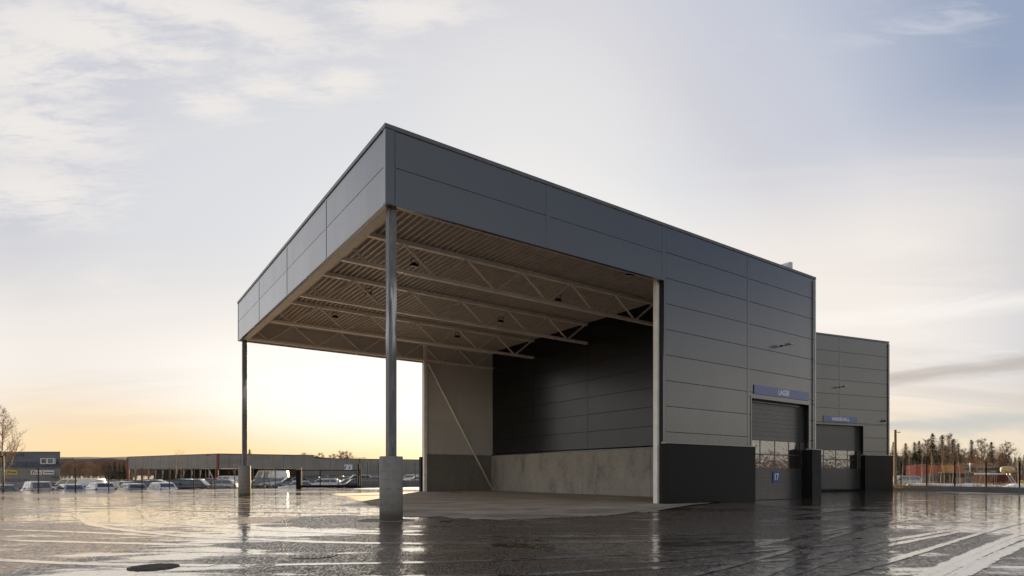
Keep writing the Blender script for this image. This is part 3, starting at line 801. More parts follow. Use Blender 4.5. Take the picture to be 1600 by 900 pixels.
# ================================================================ FENCES, GATE, WALLS
def lerp2(a, b, t): return (a[0] + (b[0] - a[0]) * t, a[1] + (b[1] - a[1]) * t)
def hit(a, b, px):                          # where the pixel column meets the line a-b in plan
    r = (px - 800) / F
    t = (r * a[1] - a[0]) / ((b[0] - a[0]) - r * (b[1] - a[1])); return lerp2(a, b, t)
M['wire'] = plain('fence_wire', (.03, .03, .03), .5)
def fence(posts, zs, h, label, mesh_h=None, wires=True):
    """posts: plan points, zs: foot heights"""
    base = empty('mesh_fence', (posts[0][0], posts[0][1], zs[0])); o = tag(base, label, 'fence'); bx, by, bz = base.location
    for (x, y), z in zip(posts, zs):
        m = MB(); m.box(x - bx - .035, x - bx + .035, y - by - .035, y - by + .035, z - bz - .1, z - bz + h); m.box(x-bx-.04, x-bx+.04, y-by-.04, y-by+.04, z-bz+h, z-bz+h+.012); m.build('post', M['black'], o)
    for i in range(len(posts) - 1):
        (xa, ya), (xb, yb) = posts[i], posts[i+1]; L = math.hypot(xb - xa, yb - ya); m = MB(); n = max(2, int(L / .12))
        for k in range(1, n):
            t = k / n; x = xa + (xb - xa) * t - bx; y = ya + (yb - ya) * t - by; z = zs[i] + (zs[i+1] - zs[i]) * t - bz
            m.tube((x, y, z + .06), (x, y, z + h - .06), .0035, n=3, cap=False)
        for k in range(10):
            zz = .07 + (h - .14) * k / 9
            m.tube((xa - bx, ya - by, zs[i] - bz + zz), (xb - bx, yb - by, zs[i+1] - bz + zz), .005, n=3, cap=False)
        m.build('wire_mesh', M['wire'], o)
    return o
LA, LB = (-41.24, 52.0), (-24.6, 62.0)
pp = [hit(LA, LB, q) for q in (-62, -2, 60, 118, 170, 222, 265, 303, 336, 367, 395, 413, 431)]
fence(pp, [0.0 + .03 * i / 12 for i in range(len(pp))], 2.02, 'black mesh fence on thin posts along the left edge of the yard')
# low wall right of the gate with a fence on it
WA, WB = (gx(563, 65.5), 65.5), (gx(660, 72), 72)
def seg_wall(name, pts, w, z0, z1, mat, label, cat='wall', joint=None):
    o = tag(empty(name, (pts[0][0], pts[0][1], 0)), label, cat)
    for a, b in zip(pts, pts[1:]):
        L = math.hypot(b[0]-a[0], b[1]-a[1]); n = max(1, round(L / joint)) if joint else 1
        for i in range(n):
            p = lerp2(a, b, i / n); q = lerp2(a, b, (i + 1) / n); d = Vector((q[0]-p[0], q[1]-p[1], 0)).normalized() * .006
            m = MB(); m.bar((p[0] - pts[0][0] + d.x, p[1] - pts[0][1] + d.y, (z0 + z1) / 2), (q[0] - pts[0][0] - d.x, q[1] - pts[0][1] - d.y, (z0 + z1) / 2), w, z1 - z0)
            m.build('block', mat, o, bevel=.012)
    return o
WC = (3.0, 79.0)
seg_wall('low_wall', [WA, WB, WC], .22, -.4, .78, M['concrete_kerb'], 'low grey concrete wall to the right of the gate', 'wall', 3.0)
pp = [hit(WA, WB, q) for q in (575, 592, 607, 625, 649)] + [lerp2(WB, WC, .35), lerp2(WB, WC, .7)]
fence(pp, [.77] * len(pp), 2.0, 'black mesh fence standing on the low concrete wall right of the gate')
# right-hand retaining wall and its fence
KA, KB = (35.7, 56.0), (39.4, 46.0)
KE = lerp2(KA, KB, -.35); KF = lerp2(KA, KB, 2.4)
seg_wall('retaining_wall', [KE, KF], .30, -.4, .44, M['concrete_kerb'], 'low grey concrete retaining wall along the right edge of the yard', 'wall', 2.4)
pp = [lerp2(KA, KB, q) for q in (-.15, .077, .30, .524, .753, .975, 1.2, 1.42)]
fence(pp, [.43] * len(pp), 2.02, 'black mesh fence on top of the right-hand retaining wall')
# sliding gate
GA = (gx(470, 61.6), 61.6); GB = (gx(559, 62.4), 62.4)
gt = tag(empty('sliding_gate', (GA[0], GA[1], 0)), 'black barred sliding gate between the motor pillar and the right gate post', 'gate')
dx, dy = GB[0] - GA[0], GB[1] - GA[1]
m = MB(); m.bar((0,0,.22), (dx,dy,.22), .12, .26); m.bar((0,0,1.88), (dx,dy,1.88), .06, .07)
for t in (.01, .34, .66, .99): m.bar((dx*t,dy*t,.3), (dx*t,dy*t,1.88), .07, .07)
m.build('frame', M['black'], gt)
m = MB(); n = 52
for i in range(1, n): m.tube((dx*i/n, dy*i/n, .34), (dx*i/n, dy*i/n, 1.86), .011, n=4, cap=False)
m.build('bars', M['black'], gt)
p = at(467.5, 760, 61.4); o = tag(empty('gate_pillar', (p.x, p.y, 0)), 'black box pillar with the gate motor at the left end of the sliding gate', 'gate pillar')
m = MB(); m.box(-.25, .25, -.25, .25, -.1, 1.86); m.box(-.27, .27, -.27, .27, 1.86, 1.9); m.build('cabinet', M['black'], o, bevel=.02)
m = MB(); m.tube((.2,0,1.9), (.2,0,2.0), .05, .05, 10); m.build('lamp_socket', M['black'], o)
M['amber'] = plain('amber_lens', (.62, .28, .06), .25); m = MB(); m.tube((.2,0,2.0), (.2,0,2.14), .06, .04, 12); m.build('beacon', M['amber'], o)
m = MB(); m.bar((-.2, 0, 1.75), (-1.0, .1, .95), .07, .07); m.build('strut', M['black'], o)
p = at(562, 760, 62.4); o = tag(empty('gate_post', (p.x, p.y, 0)), 'black gate post with a ribbed taller mast at the right end of the sliding gate', 'gate post')
m = MB(); m.box(.02, .14, -.06, .06, -.1, 2.0); m.build('post', M['black'], o)
m = MB(); m.box(-.14, -.02, -.06, .06, -.1, 2.6)
for k in range(5): m.box(-.19, .03, -.09, .09, 1.35 + .25 * k, 1.47 + .25 * k)
m.build('mast', M['black'], o)

# ================================================================ VEHICLES
PAINT = {}
def paint(name, c, metal=0.0, rough=.3):
    if name not in PAINT:
        PAINT[name] = plain('car_paint_' + name, c, rough, metal, .06, 1.0, 0, 40, .5, (1,1,1), .8)
    return PAINT[name]
for nme, c, me in (('white', (.70,.70,.70), 0), ('silver', (.38,.385,.39), .4), ('grey', (.12,.123,.13), .3), ('black', (.014,.014,.016), 0), ('darkblue', (.018,.026,.05), .1),
                ('greyblue', (.11,.14,.19), .3), ('red', (.22,.015,.012), 0), ('beige', (.42,.39,.34), .2)): paint(nme, c, me)
M['tyre'] = plain('tyre_rubber', (.018,.018,.018), .8)
M['rim'] = plain('alloy_rim', (.38,.38,.39), .3, .7)
M['redlens'] = plain('tail_lamp', (.38,.012,.01), .2)
M['headlens'] = plain('head_lamp', (.65,.67,.70), .12)
def make_car(name, L, W, H, kind):
    """x forward, origin on the ground at the middle"""
    r = empty(name); b = MB(); hw = W / 2
    zb, belt = .24, {'hatch': .92, 'estate': .92, 'suv': 1.08, 'van': 1.12, 'tall': 1.30}[kind]
    f, k = L / 2, -L / 2
    if kind in ('hatch', 'estate', 'suv'):
        ws, wr = f - .27 * L, f - .44 * L                       # windscreen foot and head
        re = k + {'hatch': .16, 'estate': .08, 'suv': .08}[kind] * L; rb = k + {'hatch': .03, 'estate': .015, 'suv': .015}[kind] * L
        hood = belt - .10
    elif kind == 'van': ws, wr, re, rb, hood = f - .15 * L, f - .32 * L, k + .03 * L, k + .005 * L, belt - .06
    else: ws, wr, re, rb, hood = f - .13 * L, f - .25 * L, k + .03 * L, k + .005 * L, belt - .12
    # lower body: stations front to back (x, bottom, top, half width)
    st = [(f, .36, hood - .28, hw * .72), (f - .05 * L, zb, hood - .13, hw * .90), (f - .13 * L, zb, hood - .04, hw * .97), (ws, zb, hood + .06, hw), (wr, zb, belt, hw), (0, zb, belt, hw),
          (re, zb, belt + .02, hw), (k + .03 * L, zb, belt, hw * .96), (k, .38, belt - .10, hw * .88)]
    n0 = len(b.v)
    for (x, a, t, w) in st:
        m_ = a + (t - a) * .55
        for (yy, z) in ((-w*.9, a), (-w, m_), (-w*.94, t), (w*.94, t), (w, m_), (w*.9, a)): b.v.append((x, yy, z))
    for i in range(len(st) - 1):
        for j in range(6):
            j2 = (j + 1) % 6; b.f.append((n0 + i*6 + j, n0 + i*6 + j2, n0 + (i+1)*6 + j2, n0 + (i+1)*6 + j)); b.m.append(0)
    b.f.append(tuple(n0 + j for j in range(6))); b.m.append(0); e = n0 + (len(st)-1)*6; b.f.append(tuple(e + j for j in reversed(range(6)))); b.m.append(0)
    # greenhouse
    wb, wt = hw * .92, hw * (.74 if kind in ('hatch','estate') else .82 if kind == 'suv' else .90)
    gh = [(ws, hood + .05, wb), (wr, H - .03, wt), ((wr + re) / 2, H, wt), (re, H - .05, wt), (rb, belt, wb)]
    bz = belt - .03; n1 = len(b.v)
    prof = [(ws, hood + .05), (wr, H - .035), (wr - .06 * L, H - .005), ((wr + re) / 2, H), (re + .05 * L, H - .02), (re, H - .06), (rb, belt + .0)]
    def wat(z): t = max(0, min(1, (z - belt) / (H - belt))); return wb + (wt - wb) * t
    for s in (-1, 1):
        for (x, z) in prof: b.v.append((x, s * (wat(z) - (.05 if z > H - .03 else 0)), z))
        b.v.append((rb, s * wb, bz)); b.v.append((ws, s * wb, bz))
    m = len(prof) + 2
    for i in range(m): j = (i + 1) % m; b.f.append((n1 + i, n1 + j, n1 + m + j, n1 + m + i)); b.m.append(0)
    b.f.append(tuple(n1 + i for i in range(m))); b.m.append(0); b.f.append(tuple(n1 + m + i for i in reversed(range(m)))); b.m.append(0)
    body = b.build('body', paint('silver', (0,0,0)), r, True, bevel=.03)
    # glazing, a few millimetres proud
    def onside(x, z, s): return (x, s * (wat(z) + .006), z)
    g = MB(); top = H - .13; lo = belt + .05
    def xf(z): return ws + (wr - ws) * (z - hood - .05) / (H - .035 - hood - .05)
    def xb(z): return rb + (re - rb) * (z - belt) / (H - .06 - belt)
    segs = {'hatch': [(0, .46), (.5, 1)], 'estate': [(0, .36), (.39, .70), (.73, 1)], 'suv': [(0, .36), (.39, .70), (.73, 1)], 'van': [(0, .20), (.24, .48)], 'tall': [(0, .16), (.24, .38)]}[kind]
    for s in (-1, 1):
        g = MB()
        for (a, c) in segs:
            xa0, xa1 = xf(lo) - .14, xf(top) - .12; xb0, xb1 = xb(lo) + .14, xb(top) + .16
            P = lambda t, z: xa0 + (xb0 - xa0) * t if z == lo else xa1 + (xb1 - xa1) * t
            q = [onside(P(a, lo) , lo, s), onside(P(c, lo), lo, s), onside(P(c, top), top, s), onside(P(a, top), top, s)]
            g.quad(*(q if s < 0 else q[::-1]))
        g.build('side_windows', M['glass'], r)
    g = MB(); z0, z1 = hood + .12, H - .10; off = .008
    g.quad((xf(z0) + off, -wat(z0) * .9, z0), (xf(z0) + off, wat(z0) * .9, z0), (xf(z1) + off, wat(z1) * .9, z1), (xf(z1) + off, -wat(z1) * .9, z1)); g.build('windscreen', M['glass'], r)
    if kind != 'tall':
        g = MB(); z0, z1 = belt + .08, H - .14
        g.quad((xb(z0) - off, -wat(z0) * .84, z0), (xb(z1) - off, -wat(z1) * .84, z1), (xb(z1) - off, wat(z1) * .84, z1), (xb(z0) - off, wat(z0) * .84, z0)); g.build('rear_window', M['glass'], r)
    for s in (-1, 1):
        q = MB(); q.box(k - .012, k + .06, s * hw * .86 - .10, s * hw * .86 + .08, belt - .26, belt - .06); q.build('taillight', M['redlens'], r, bevel=.01)
        q = MB(); q.bar((f - .045 * L, s * hw * .70 - .02 * s, hood - .22), (f - .075 * L, s * hw * .93, hood - .20), .10, .12); q.build('headlight', M['headlens'], r, bevel=.01)
        q = MB(); q.box(ws - .32, ws - .14, s * (hw + .10) - .09, s * (hw + .10) + .09, belt + .0, belt + .14); q.build('mirror', M['tyre'], r, bevel=.02)
    q = MB(); q.box(k - .016, k, -.26, .26, .55, .66); q.build('number_plate', M['white'], r)
    rw = .31 if kind in ('hatch', 'estate') else .35
    for x in (f - .19 * L, k + .20 * L):
        for s in (-1, 1):
            q = MB(); q.tube((x, s * (hw - .2), rw), (x, s * (hw + .012), rw), rw, rw, 20); w = q.build('wheel', M['tyre'], r)
            q = MB(); q.tube((x, s * (hw - .02), rw), (x, s * (hw + .02), rw), rw * .64, rw * .6, 16); q.build('rim', M['rim'], w)
    if kind in ('estate', 'suv'):
        for s in (-1, 1):
            q = MB(); q.tube((wr - .1, s * (wt - .08), H + .035), (re + .15, s * (wt - .08), H + .02), .018, n=6); q.build('roof_rail', M['tyre'], r)
    if kind in ('van', 'tall'):
        q = MB(); q.box((wr+re)/2 - .9, (wr+re)/2 + .9, -hw - .012, hw + .012, .55, .62); q.build('side_strip', M['tyre'], r)
    r['dims'] = [L, W, H]
    return r
protos = {}
KD = {'hatch': ('hatchback', 4.1, 1.76, 1.47, 'hatch'), 'estate': ('estate_car', 4.65, 1.80, 1.46, 'estate'), 'suv': ('sport_utility_car', 4.6, 1.86, 1.70, 'suv'),
      'van': ('panel_van', 5.1, 1.92, 1.95, 'van'), 'tall': ('high_roof_van', 5.9, 2.0, 2.62, 'tall'), 'lowvan': ('small_van', 4.4, 1.80, 1.82, 'suv')}
CAT = {'hatch': 'car', 'estate': 'car', 'suv': 'car', 'van': 'van', 'tall': 'van', 'lowvan': 'van'}
def car(kind, colour, px, Y, head, label, roof=None):
    if kind not in protos:
        n, L, W, H, kk = KD[kind]; o = protos[kind] = make_car(n, L, W, H, kk)
    else: o = copy_tree(protos[kind])
    x = gx(px, Y); z = zt(x, Y)
    if roof is not None: z = gz(roof, Y) - KD[kind][3]
    o.location = (x, Y, z); o.rotation_euler = (0, 0, R(head)); o['label'] = label; o['category'] = CAT[kind]; o['group'] = 'vehicles parked beyond the fences'
    for ch in o.children:
        if ch.name.split('.')[0] == 'body':
            ch.material_slots[0].link = 'OBJECT'; ch.material_slots[0].material = PAINT[colour]
    return o
if True:
    car('hatch', 'grey', 3, 57, 140, 'dark grey hatchback cut by the left picture edge, in front of a blue grey car', 757)
    car('estate', 'greyblue', 24, 63, 188, 'blue grey estate car behind the dark hatchback under the grey office block', 754)
    car('lowvan', 'silver', 55, 58, 142, 'boxy silver small van with a wide rear window right below the white wall signs', 752)
    car('hatch', 'black', 80, 68, 186, 'black hatchback glimpsed between the silver small van and the white panel van', 754)
    car('van', 'white', 119, 63, 186, 'white panel van with dark cab windows, left of the bare woodland', 747.6)
    car('hatch', 'silver', 107, 56.5, 142, 'low silver hatchback in front of the white panel van', 756)
    car('estate', 'white', 155, 58, 138, 'white estate car with red tail lights just right of the white panel van', 753)
    car('suv', 'grey', 184, 66, 150, 'grey sport utility car between two pale cars seen from behind, below the dark conifer', 752.3)
    car('estate', 'silver', 204, 59, 138, 'silver estate car seen from behind at the left end of the red trimmed hall', 755)
    car('hatch', 'darkblue', 236, 69, 190, 'dark blue hatchback with a sunlit bonnet behind two pale cars', 751)
    car('hatch', 'white', 250, 59.5, 142, 'white hatchback with glowing tail lights below the open side of the red trimmed hall', 753.3)
    car('estate', 'black', 269, 75, 188, 'black estate car behind the white hatchback and beside a dark blue one', 749)
    car('hatch', 'darkblue', 297, 70, 186, 'dark blue hatchback seen from its side by the fence, sun glint in its window', 749.5)
    car('suv', 'beige', 294, 84, 188, 'pale beige car roof showing behind the dark blue hatchback', 748)
    car('hatch', 'red', 325, 84, 200, 'red hatchback with bright bonnet left of a white van', 748)
    car('van', 'white', 355, 92, 186, 'white panel van standing behind a silver hatchback left of the far column', 743.5)
    car('hatch', 'silver', 344, 74, 184, 'silver hatchback seen from its side just left of the far column base', 749)
    car('tall', 'white', 421, 95, 192, 'tall white high roof van right of the far column', 735.3)
    car('hatch', 'silver', 430, 84, 196, 'silver hatchback in front of the tall white van', 746.5)
    car('suv', 'greyblue', 453, 78, 208, 'blue grey sport utility car left of the gate pillar', 745)
    car('hatch', 'white', 462, 72, 205, 'white hatchback half hidden by the gate pillar', 751)
    car('estate', 'grey', 487, 84, 196, 'dark grey estate car behind the white estate, right of the gate pillar', 746.5)
    car('estate', 'white', 503, 76.5, 182, 'long white estate car behind the bars of the sliding gate', 747.6)
    car('suv', 'black', 494, 97, 186, 'black sport utility car behind the gate, left one of two at the back', 743)
    car('suv', 'black', 517, 97, 186, 'black sport utility car behind the gate, right one of two at the back', 743)
    car('hatch', 'grey', 525, 88, 200, 'grey hatchback behind the nose of two silver cars at the gate', 746)
    car('hatch', 'silver', 541, 80, 204, 'silver hatchback with a snowy windscreen right of the white estate', 748)
    car('suv', 'silver', 556, 86, 200, 'silver sport utility car behind the right gate post', 741.5)
    car('hatch', 'black', 552, 76, 204, 'black hatchback close behind the right end of the gate', 748.5)
    car('estate', 'grey', 574, 82, 192, 'grey estate car behind the left end of the low concrete wall', 746.8)
    car('hatch', 'silver', 584, 95, 190, 'silver hatchback farther back above the low wall', 743.5)
    car('hatch', 'white', 596, 84, 192, 'white hatchback above the low wall beside the front column', 744)
    car('estate', 'white', 638, 92, 190, 'white estate car above the low wall between the front column and the pale hall wall', 741.3)
    car('hatch', 'white', 651, 84, 194, 'white hatchback above the low wall next to the pale hall wall', 743.5)
    car('suv', 'grey', 68, 72, 190, 'grey sport utility car roof just left of the white panel van', 752.5)
    car('estate', 'silver', 172, 74, 186, 'pale silver estate car roof between the white estate and the grey sport utility car', 751.6)
    car('hatch', 'darkblue', 214, 77, 188, 'dark hatchback roof behind the silver estate by the long hall corner', 750.5)
    car('estate', 'silver', 227, 84, 190, 'silver estate car roof farther back, left of the dark blue hatchback with sunlit bonnet', 749)
    car('hatch', 'white', 283, 80, 190, 'white hatchback roof above the black estate and the dark blue hatchback', 747.9)
    car('estate', 'grey', 311, 90, 188, 'grey estate car roof left of the red hatchback', 747.5)
    car('suv', 'grey', 407, 86, 196, 'grey sport utility car in front of the tall white van, beside the far column base', 746.8)
    car('hatch', 'black', 441, 90, 200, 'black hatchback behind the blue grey sport utility car', 746)
    car('estate', 'black', 478, 92, 190, 'black estate car roof just right of the gate pillar', 744.6)
    car('estate', 'silver', 532, 95, 190, 'silver estate car roof at the back, behind the grey hatchback', 744.2)
    car('hatch', 'silver', 642, 99, 190, 'small silver hatchback roof behind the white estate by the hall wall', 742.3)
    car('suv', 'silver', 1407, 78, 178, 'silver sport utility car behind the right-hand fence beside the wooden pole', 743)
    car('suv', 'grey', 1392, 84, 182, 'grey sport utility car half hidden by the black plinth at the right', 744)
# ================================================================ BUILDINGS IN THE DISTANCE
M['office'] = panel_mat('office_cladding', (.135,.138,.145), rough=.6, rib=.3, ribs=.3, coat=0)
M['office_band'] = plain('window_band', (.035,.045,.09), .25, 0, .2)
M['hall_grey'] = panel_mat('hall_cladding', (.235,.22,.20), rough=.6, rib=.4, ribs=.2, coat=0)
M['red_trim'] = plain('red_trim', (.26,.04,.035), .5)
M['brown_dark'] = plain('dark_interior', (.035,.028,.022), .8)
M['yellow'] = plain('yellow_sign', (.62,.43,.02), .5)
M['sign_white'] = plain('white_sign', (.72,.73,.74), .5, 0, .03)
M['ink'] = plain('dark_print', (.02,.02,.025), .6)
M['redink'] = plain('red_print', (.45,.04,.04), .6)
def px_box(mb, x0, x1, y0, y1, Y, d, dz=0):     # box whose front stands at depth Y
    mb.box(gx(x0, Y), gx(x1, Y), Y, Y + d, gz(y1, Y), gz(y0, Y))
Y = 150.0
ob = tag(empty('office_block', (gx(94, Y), Y, -.5)), 'grey flat roofed office block with blue window bands at the left edge', 'building')
bx, by, bz = ob.location
def sub(mb): mb.v = [(a - bx, b - by, c - bz) for a, b, c in mb.v]; return mb
fp_ = lambda e: [(gx(-110, Y) - e, Y - e), (gx(94, Y) + e, Y - e), (gx(93, Y + 25) + e, Y + 25), (gx(-110, Y + 25) - e, Y + 25)]
m = MB(); m.prism(fp_(0), 'z', -1, gz(706.6, Y)); sub(m).build('wall', M['office'], ob)
m = MB(); m.prism(fp_(.08), 'z', gz(706.6, Y) + .002, gz(705.6, Y)); sub(m).build('roof', M['cap'], ob)
for (a, b, c, d) in [(-40,36,708,712.3),(-50,39,721.3,729.3),(41,92,721.3,729.3),(9,44,748,752.5)]:
    m = MB(); px_box(m, a, b, c, d, Y - .12, .10); w = sub(m).build('window_band', M['office_band'], ob)
    m = MB(); n = max(2, int((b - a) / 7))
    for i in range(n + 1):
        q = a + (b - a) * i / n; px_box(m, q - .3, q + .3, c, d, Y - .16, .04)
    sub(m).build('mullion', M['office'], w)
# projecting window box with white frame
m = MB()
for (a, b, c, d) in [(63,64.3,716,725),(72.4,74.4,716,725),(82.8,84.3,716,725),(64.3,72.4,716,717.2),(64.3,72.4,724,725),(74.4,82.8,716,717.2),(74.4,82.8,724,725)]: px_box(m, a, b, c, d, Y - .8, .7)
bw = sub(m).build('bay_window', M['sign_white'], ob)
M['pane_brown'] = plain('warm_pane', (.16,.10,.06), .2); M['pane_grey'] = plain('cool_pane', (.16,.18,.19), .2)
m = MB(); px_box(m, 64.3, 72.4, 717.2, 724, Y - .6, .2); sub(m).build('pane', M['pane_brown'], bw)
m = MB(); px_box(m, 74.4, 82.8, 717.2, 724, Y - .6, .2); sub(m).build('pane', M['pane_grey'], bw)
def small_sign(x0, x1, y0, y1, mat, label, marks):
    o = tag(empty('wall_sign', (gx(x0, Y), Y - .12, gz(y1, Y))), label, 'sign'); ox, oy, oz = o.location
    m = MB(); px_box(m, x0, x1, y0, y1, Y - .2, .1); m.v = [(a-ox, b-oy, c-oz) for a,b,c in m.v]; m.build('board', mat, o)
    for nm, mm, rects in marks:
        m = MB()
        for (a,b,c,d) in rects: px_box(m, a, b, c, d, Y - .23, .03)
        m.v = [(a-ox, b-oy, c-oz) for a,b,c in m.v]; m.build(nm, mm, o)
small_sign(48, 65.2, 735, 741.5, M['sign_white'], 'white sign with a dark arch emblem on the grey office block', [('emblem', M['ink'], [(50,51.6,736.6,740.8),(53.6,55.2,736.6,740.8),(50.6,54.6,735.8,737)]), ('lettering', M['redink'], [(56.5,58,737.2,739.6),(58.6,60,737.2,739.6),(60.6,62,737.2,739.6),(62.5,63.6,737.2,739.6)])])
small_sign(67, 84.2, 735, 741.3, M['sign_white'], 'white sign with a small red mark beside the arch sign on the grey office block', [('emblem', M['redink'], [(68,70.2,737,739)]), ('lettering', M['ink'], [(70.8+1.6*i,72+1.6*i,737.3,739.2) for i in range(8)])])
small_sign(8.5, 27, 734.8, 741.5, M['yellow'], 'yellow sign on the grey office block behind the bare birch', [('lettering', M['ink'], [(10.5+1.9*i,11.9+1.9*i,736.8,739.2) for i in range(8)])])
small_sign(81, 91, 744.6, 747, M['ink'], 'narrow dark sign low at the right corner of the grey office block', [])

# long hall with red trim
zt_, zs_ = 6.62, 5.82
CNR = Vector((gx(341, 150), 150, 0)); LFT = Vector((gx(200, 176), 176, 0)); STP = Vector((gx(491, 162), 162, 0)); RGT = Vector((gx(700, 181), 181, 0))
hb = tag(empty('trade_hall', (CNR.x, CNR.y, -.5)), 'long low grey hall with red roof edge and an open colonnade behind the parked cars', 'building')
def rel(v, z): return (v.x - CNR.x, v.y - CNR.y, z + .5)
def wallseg(a, b, z0, z1, th=.3): 
    m = MB(); m.bar(rel(a, (z0 + z1) / 2), rel(b, (z0 + z1) / 2), th, z1 - z0); return m
def gzv(py, v): return gz(py, v.y)
zc = gz(731.8, 150)
MID = CNR.lerp(STP, .80)
wallseg(LFT, CNR, zc, zt_).build('wall', M['hall_grey'], hb); wallseg(CNR, STP, zc, zt_).build('wall', M['hall_grey'], hb)
wallseg(MID, STP, -1, zc).build('wall', M['hall_grey'], hb); wallseg(STP, RGT, -1, zs_).build('wall', M['hall_grey'], hb)
m = MB(); back = Vector((-4, 22, 0))
m.bar(rel(LFT + Vector((3, 8, 0)), (zc - 1) / 2), rel(CNR + Vector((6, 10, 0)), (zc - 1) / 2), .3, zc + 1); m.bar(rel(CNR + Vector((6, 10, 0)), (zc - 1) / 2), rel(MID + Vector((0, 4, 0)), (zc - 1) / 2), .3, zc + 1)
m.build('inner_wall', M['brown_dark'], hb)
m = MB()
for a, b, c, d in ((LFT, CNR, CNR + Vector((8, 24, 0)), LFT + Vector((8, 24, 0))), (CNR, STP, STP + Vector((0, 24, 0)), CNR + Vector((8, 24, 0)))): m.quad(rel(a, zt_ - .25), rel(b, zt_ - .25), rel(c, zt_ - .25), rel(d, zt_ - .25))
m.quad(rel(STP, zs_ - .25), rel(RGT, zs_ - .25), rel(RGT + Vector((0, 24, 0)), zs_ - .25), rel(STP + Vector((0, 24, 0)), zs_ - .25)); m.build('roof', M['roofing'], hb)
m = MB(); m.bar(rel(LFT, zt_ + .07), rel(CNR, zt_ + .07), .5, .16); m.bar(rel(CNR, zt_ + .075), rel(STP, zt_ + .075), .5, .17); m.build('roof_edge', M['red_trim'], hb)
m = MB(); m.bar(rel(STP, zs_ + .07), rel(RGT, zs_ + .07), .5, .14); m.build('roof_edge', M['cap'], hb)
m = MB(); m.bar(rel(CNR + Vector((.0, -.3, 0)), -1), rel(CNR + Vector((.0, -.3, 0)), zt_), .42, .4, (0,1,0)); m.build('corner_post', M['red_trim'], hb)
m = MB(); m.bar(rel(LFT + Vector((.2, -.2, 0)), -1), rel(LFT + Vector((.2, -.2, 0)), zt_ - .1), .6, .5, (0,1,0)); m.build('corner_post', M['red_trim'], hb)
for q in (211.5, 221.5, 232, 243, 254, 265, 276, 287, 299.5, 313, 327):
    h = hit((LFT.x, LFT.y), (CNR.x, CNR.y), q); v = Vector((h[0], h[1], 0)); m = MB(); m.bar(rel(v, -1), rel(v, zc), .28, .28, (0,1,0)); m.build('column', M['hall_grey'], hb)
m = MB(); a = hit((LFT.x, LFT.y), (CNR.x, CNR.y), 326); b_ = hit((LFT.x, LFT.y), (CNR.x, CNR.y), 333); m.bar(rel(Vector((*a, 0)), zc - .1), rel(Vector((*b_, 0)), .4), .2, .2); m.build('brace', M['pale_trim'], hb)
for A_, B_, n, top in ((LFT, CNR, 10, zt_), (CNR, STP, 9, zt_), (STP, RGT, 9, zs_)):
    m = MB()
    for i in range(1, n):
        v = A_.lerp(B_, i / n) + Vector((0, -.16, 0)); m.bar(rel(v, zc), rel(v, top), .07, .07, (0,1,0))
    m.build('panel_joint', M['trim'], hb)
# sign on the hall
o = tag(empty('wall_sign', tuple(at(543.5, 730, hit((STP.x, STP.y), (RGT.x, RGT.y), 543.5)[1] - .1))), 'white square sign on the low part of the long grey hall', 'sign')
m = MB(); m.box(-1.35, 1.35, -.5, -.2, -.72, .72); m.build('board', M['sign_white'], o)
m = MB(); m.prism([(-.95,-.45),(-.45,-.45),(-.25,.45),(-.5,.45)], 'y', -.53, -.50); m.prism([(.35,-.4),(.9,-.4),(.6,.45),(.45,.45)], 'y', -.53, -.50); m.build('emblem', M['pane_grey'], o)
m = MB(); m.box(-2.0, -1.4, -.6, -.2, -.75, .7); m.build('side_box', M['ink'], o)

# lamp posts of the far car park
def lamp_post(px, Y, ytop, label, arm=.8, mat='black', r=.06):
    x = gx(px, Y); z0 = zt(x, Y); h = gz(ytop, Y) - z0
    o = tag(empty('lamp_post', (x, Y, z0)), label, 'lamp post')
    m = MB(); m.tube((0,0,-.3), (0,0,h), r, r * .7, 8); m.build('pole', M[mat], o)
    m = MB(); m.tube((0,0,h - .05), (arm,0,h + .02), r * .6, n=6); m.box(min(arm, arm*.6), max(arm, arm*1.5), -.12, .12, h - .04, h + .06); m.build('lamp_head', M[mat], o)
lamp_post(321, 100, 711.5, 'thin dark lamp post in front of the long grey hall, left of its red corner', .5)
lamp_post(562, 110, 715.5, 'thin dark lamp post rising above the right gate post', .8)
lamp_post(5, 53.5, 713, 'dark lamp post at the left picture edge in front of the birch', -.5, 'black', .09)
# ---------------------------------------------------------------- right-hand side
M['wood'] = plain('weathered_wood', (.20,.15,.10), .85, 0, .3, 2, .3, 30, .3, (8,8,.6))
x, Yp = gx(1399, 61), 61.0
o = tag(empty('utility_pole', (x, Yp, .2)), 'weathered wooden pole with a small lamp on an arm beside the farther hall', 'pole')
m = MB(); m.tube((0,0,-.4), (0,0,gz(671.5, Yp) - .2), .15, .11, 12); m.build('pole', M['wood'], o)
m = MB(); zz = gz(675.5, Yp) - .2; m.tube((0,0,zz), (.3,0,zz + .02), .02, n=6); m.box(.22, .48, -.08, .08, zz - .04, zz + .05); m.build('lamp', M['lamp_metal'], o)
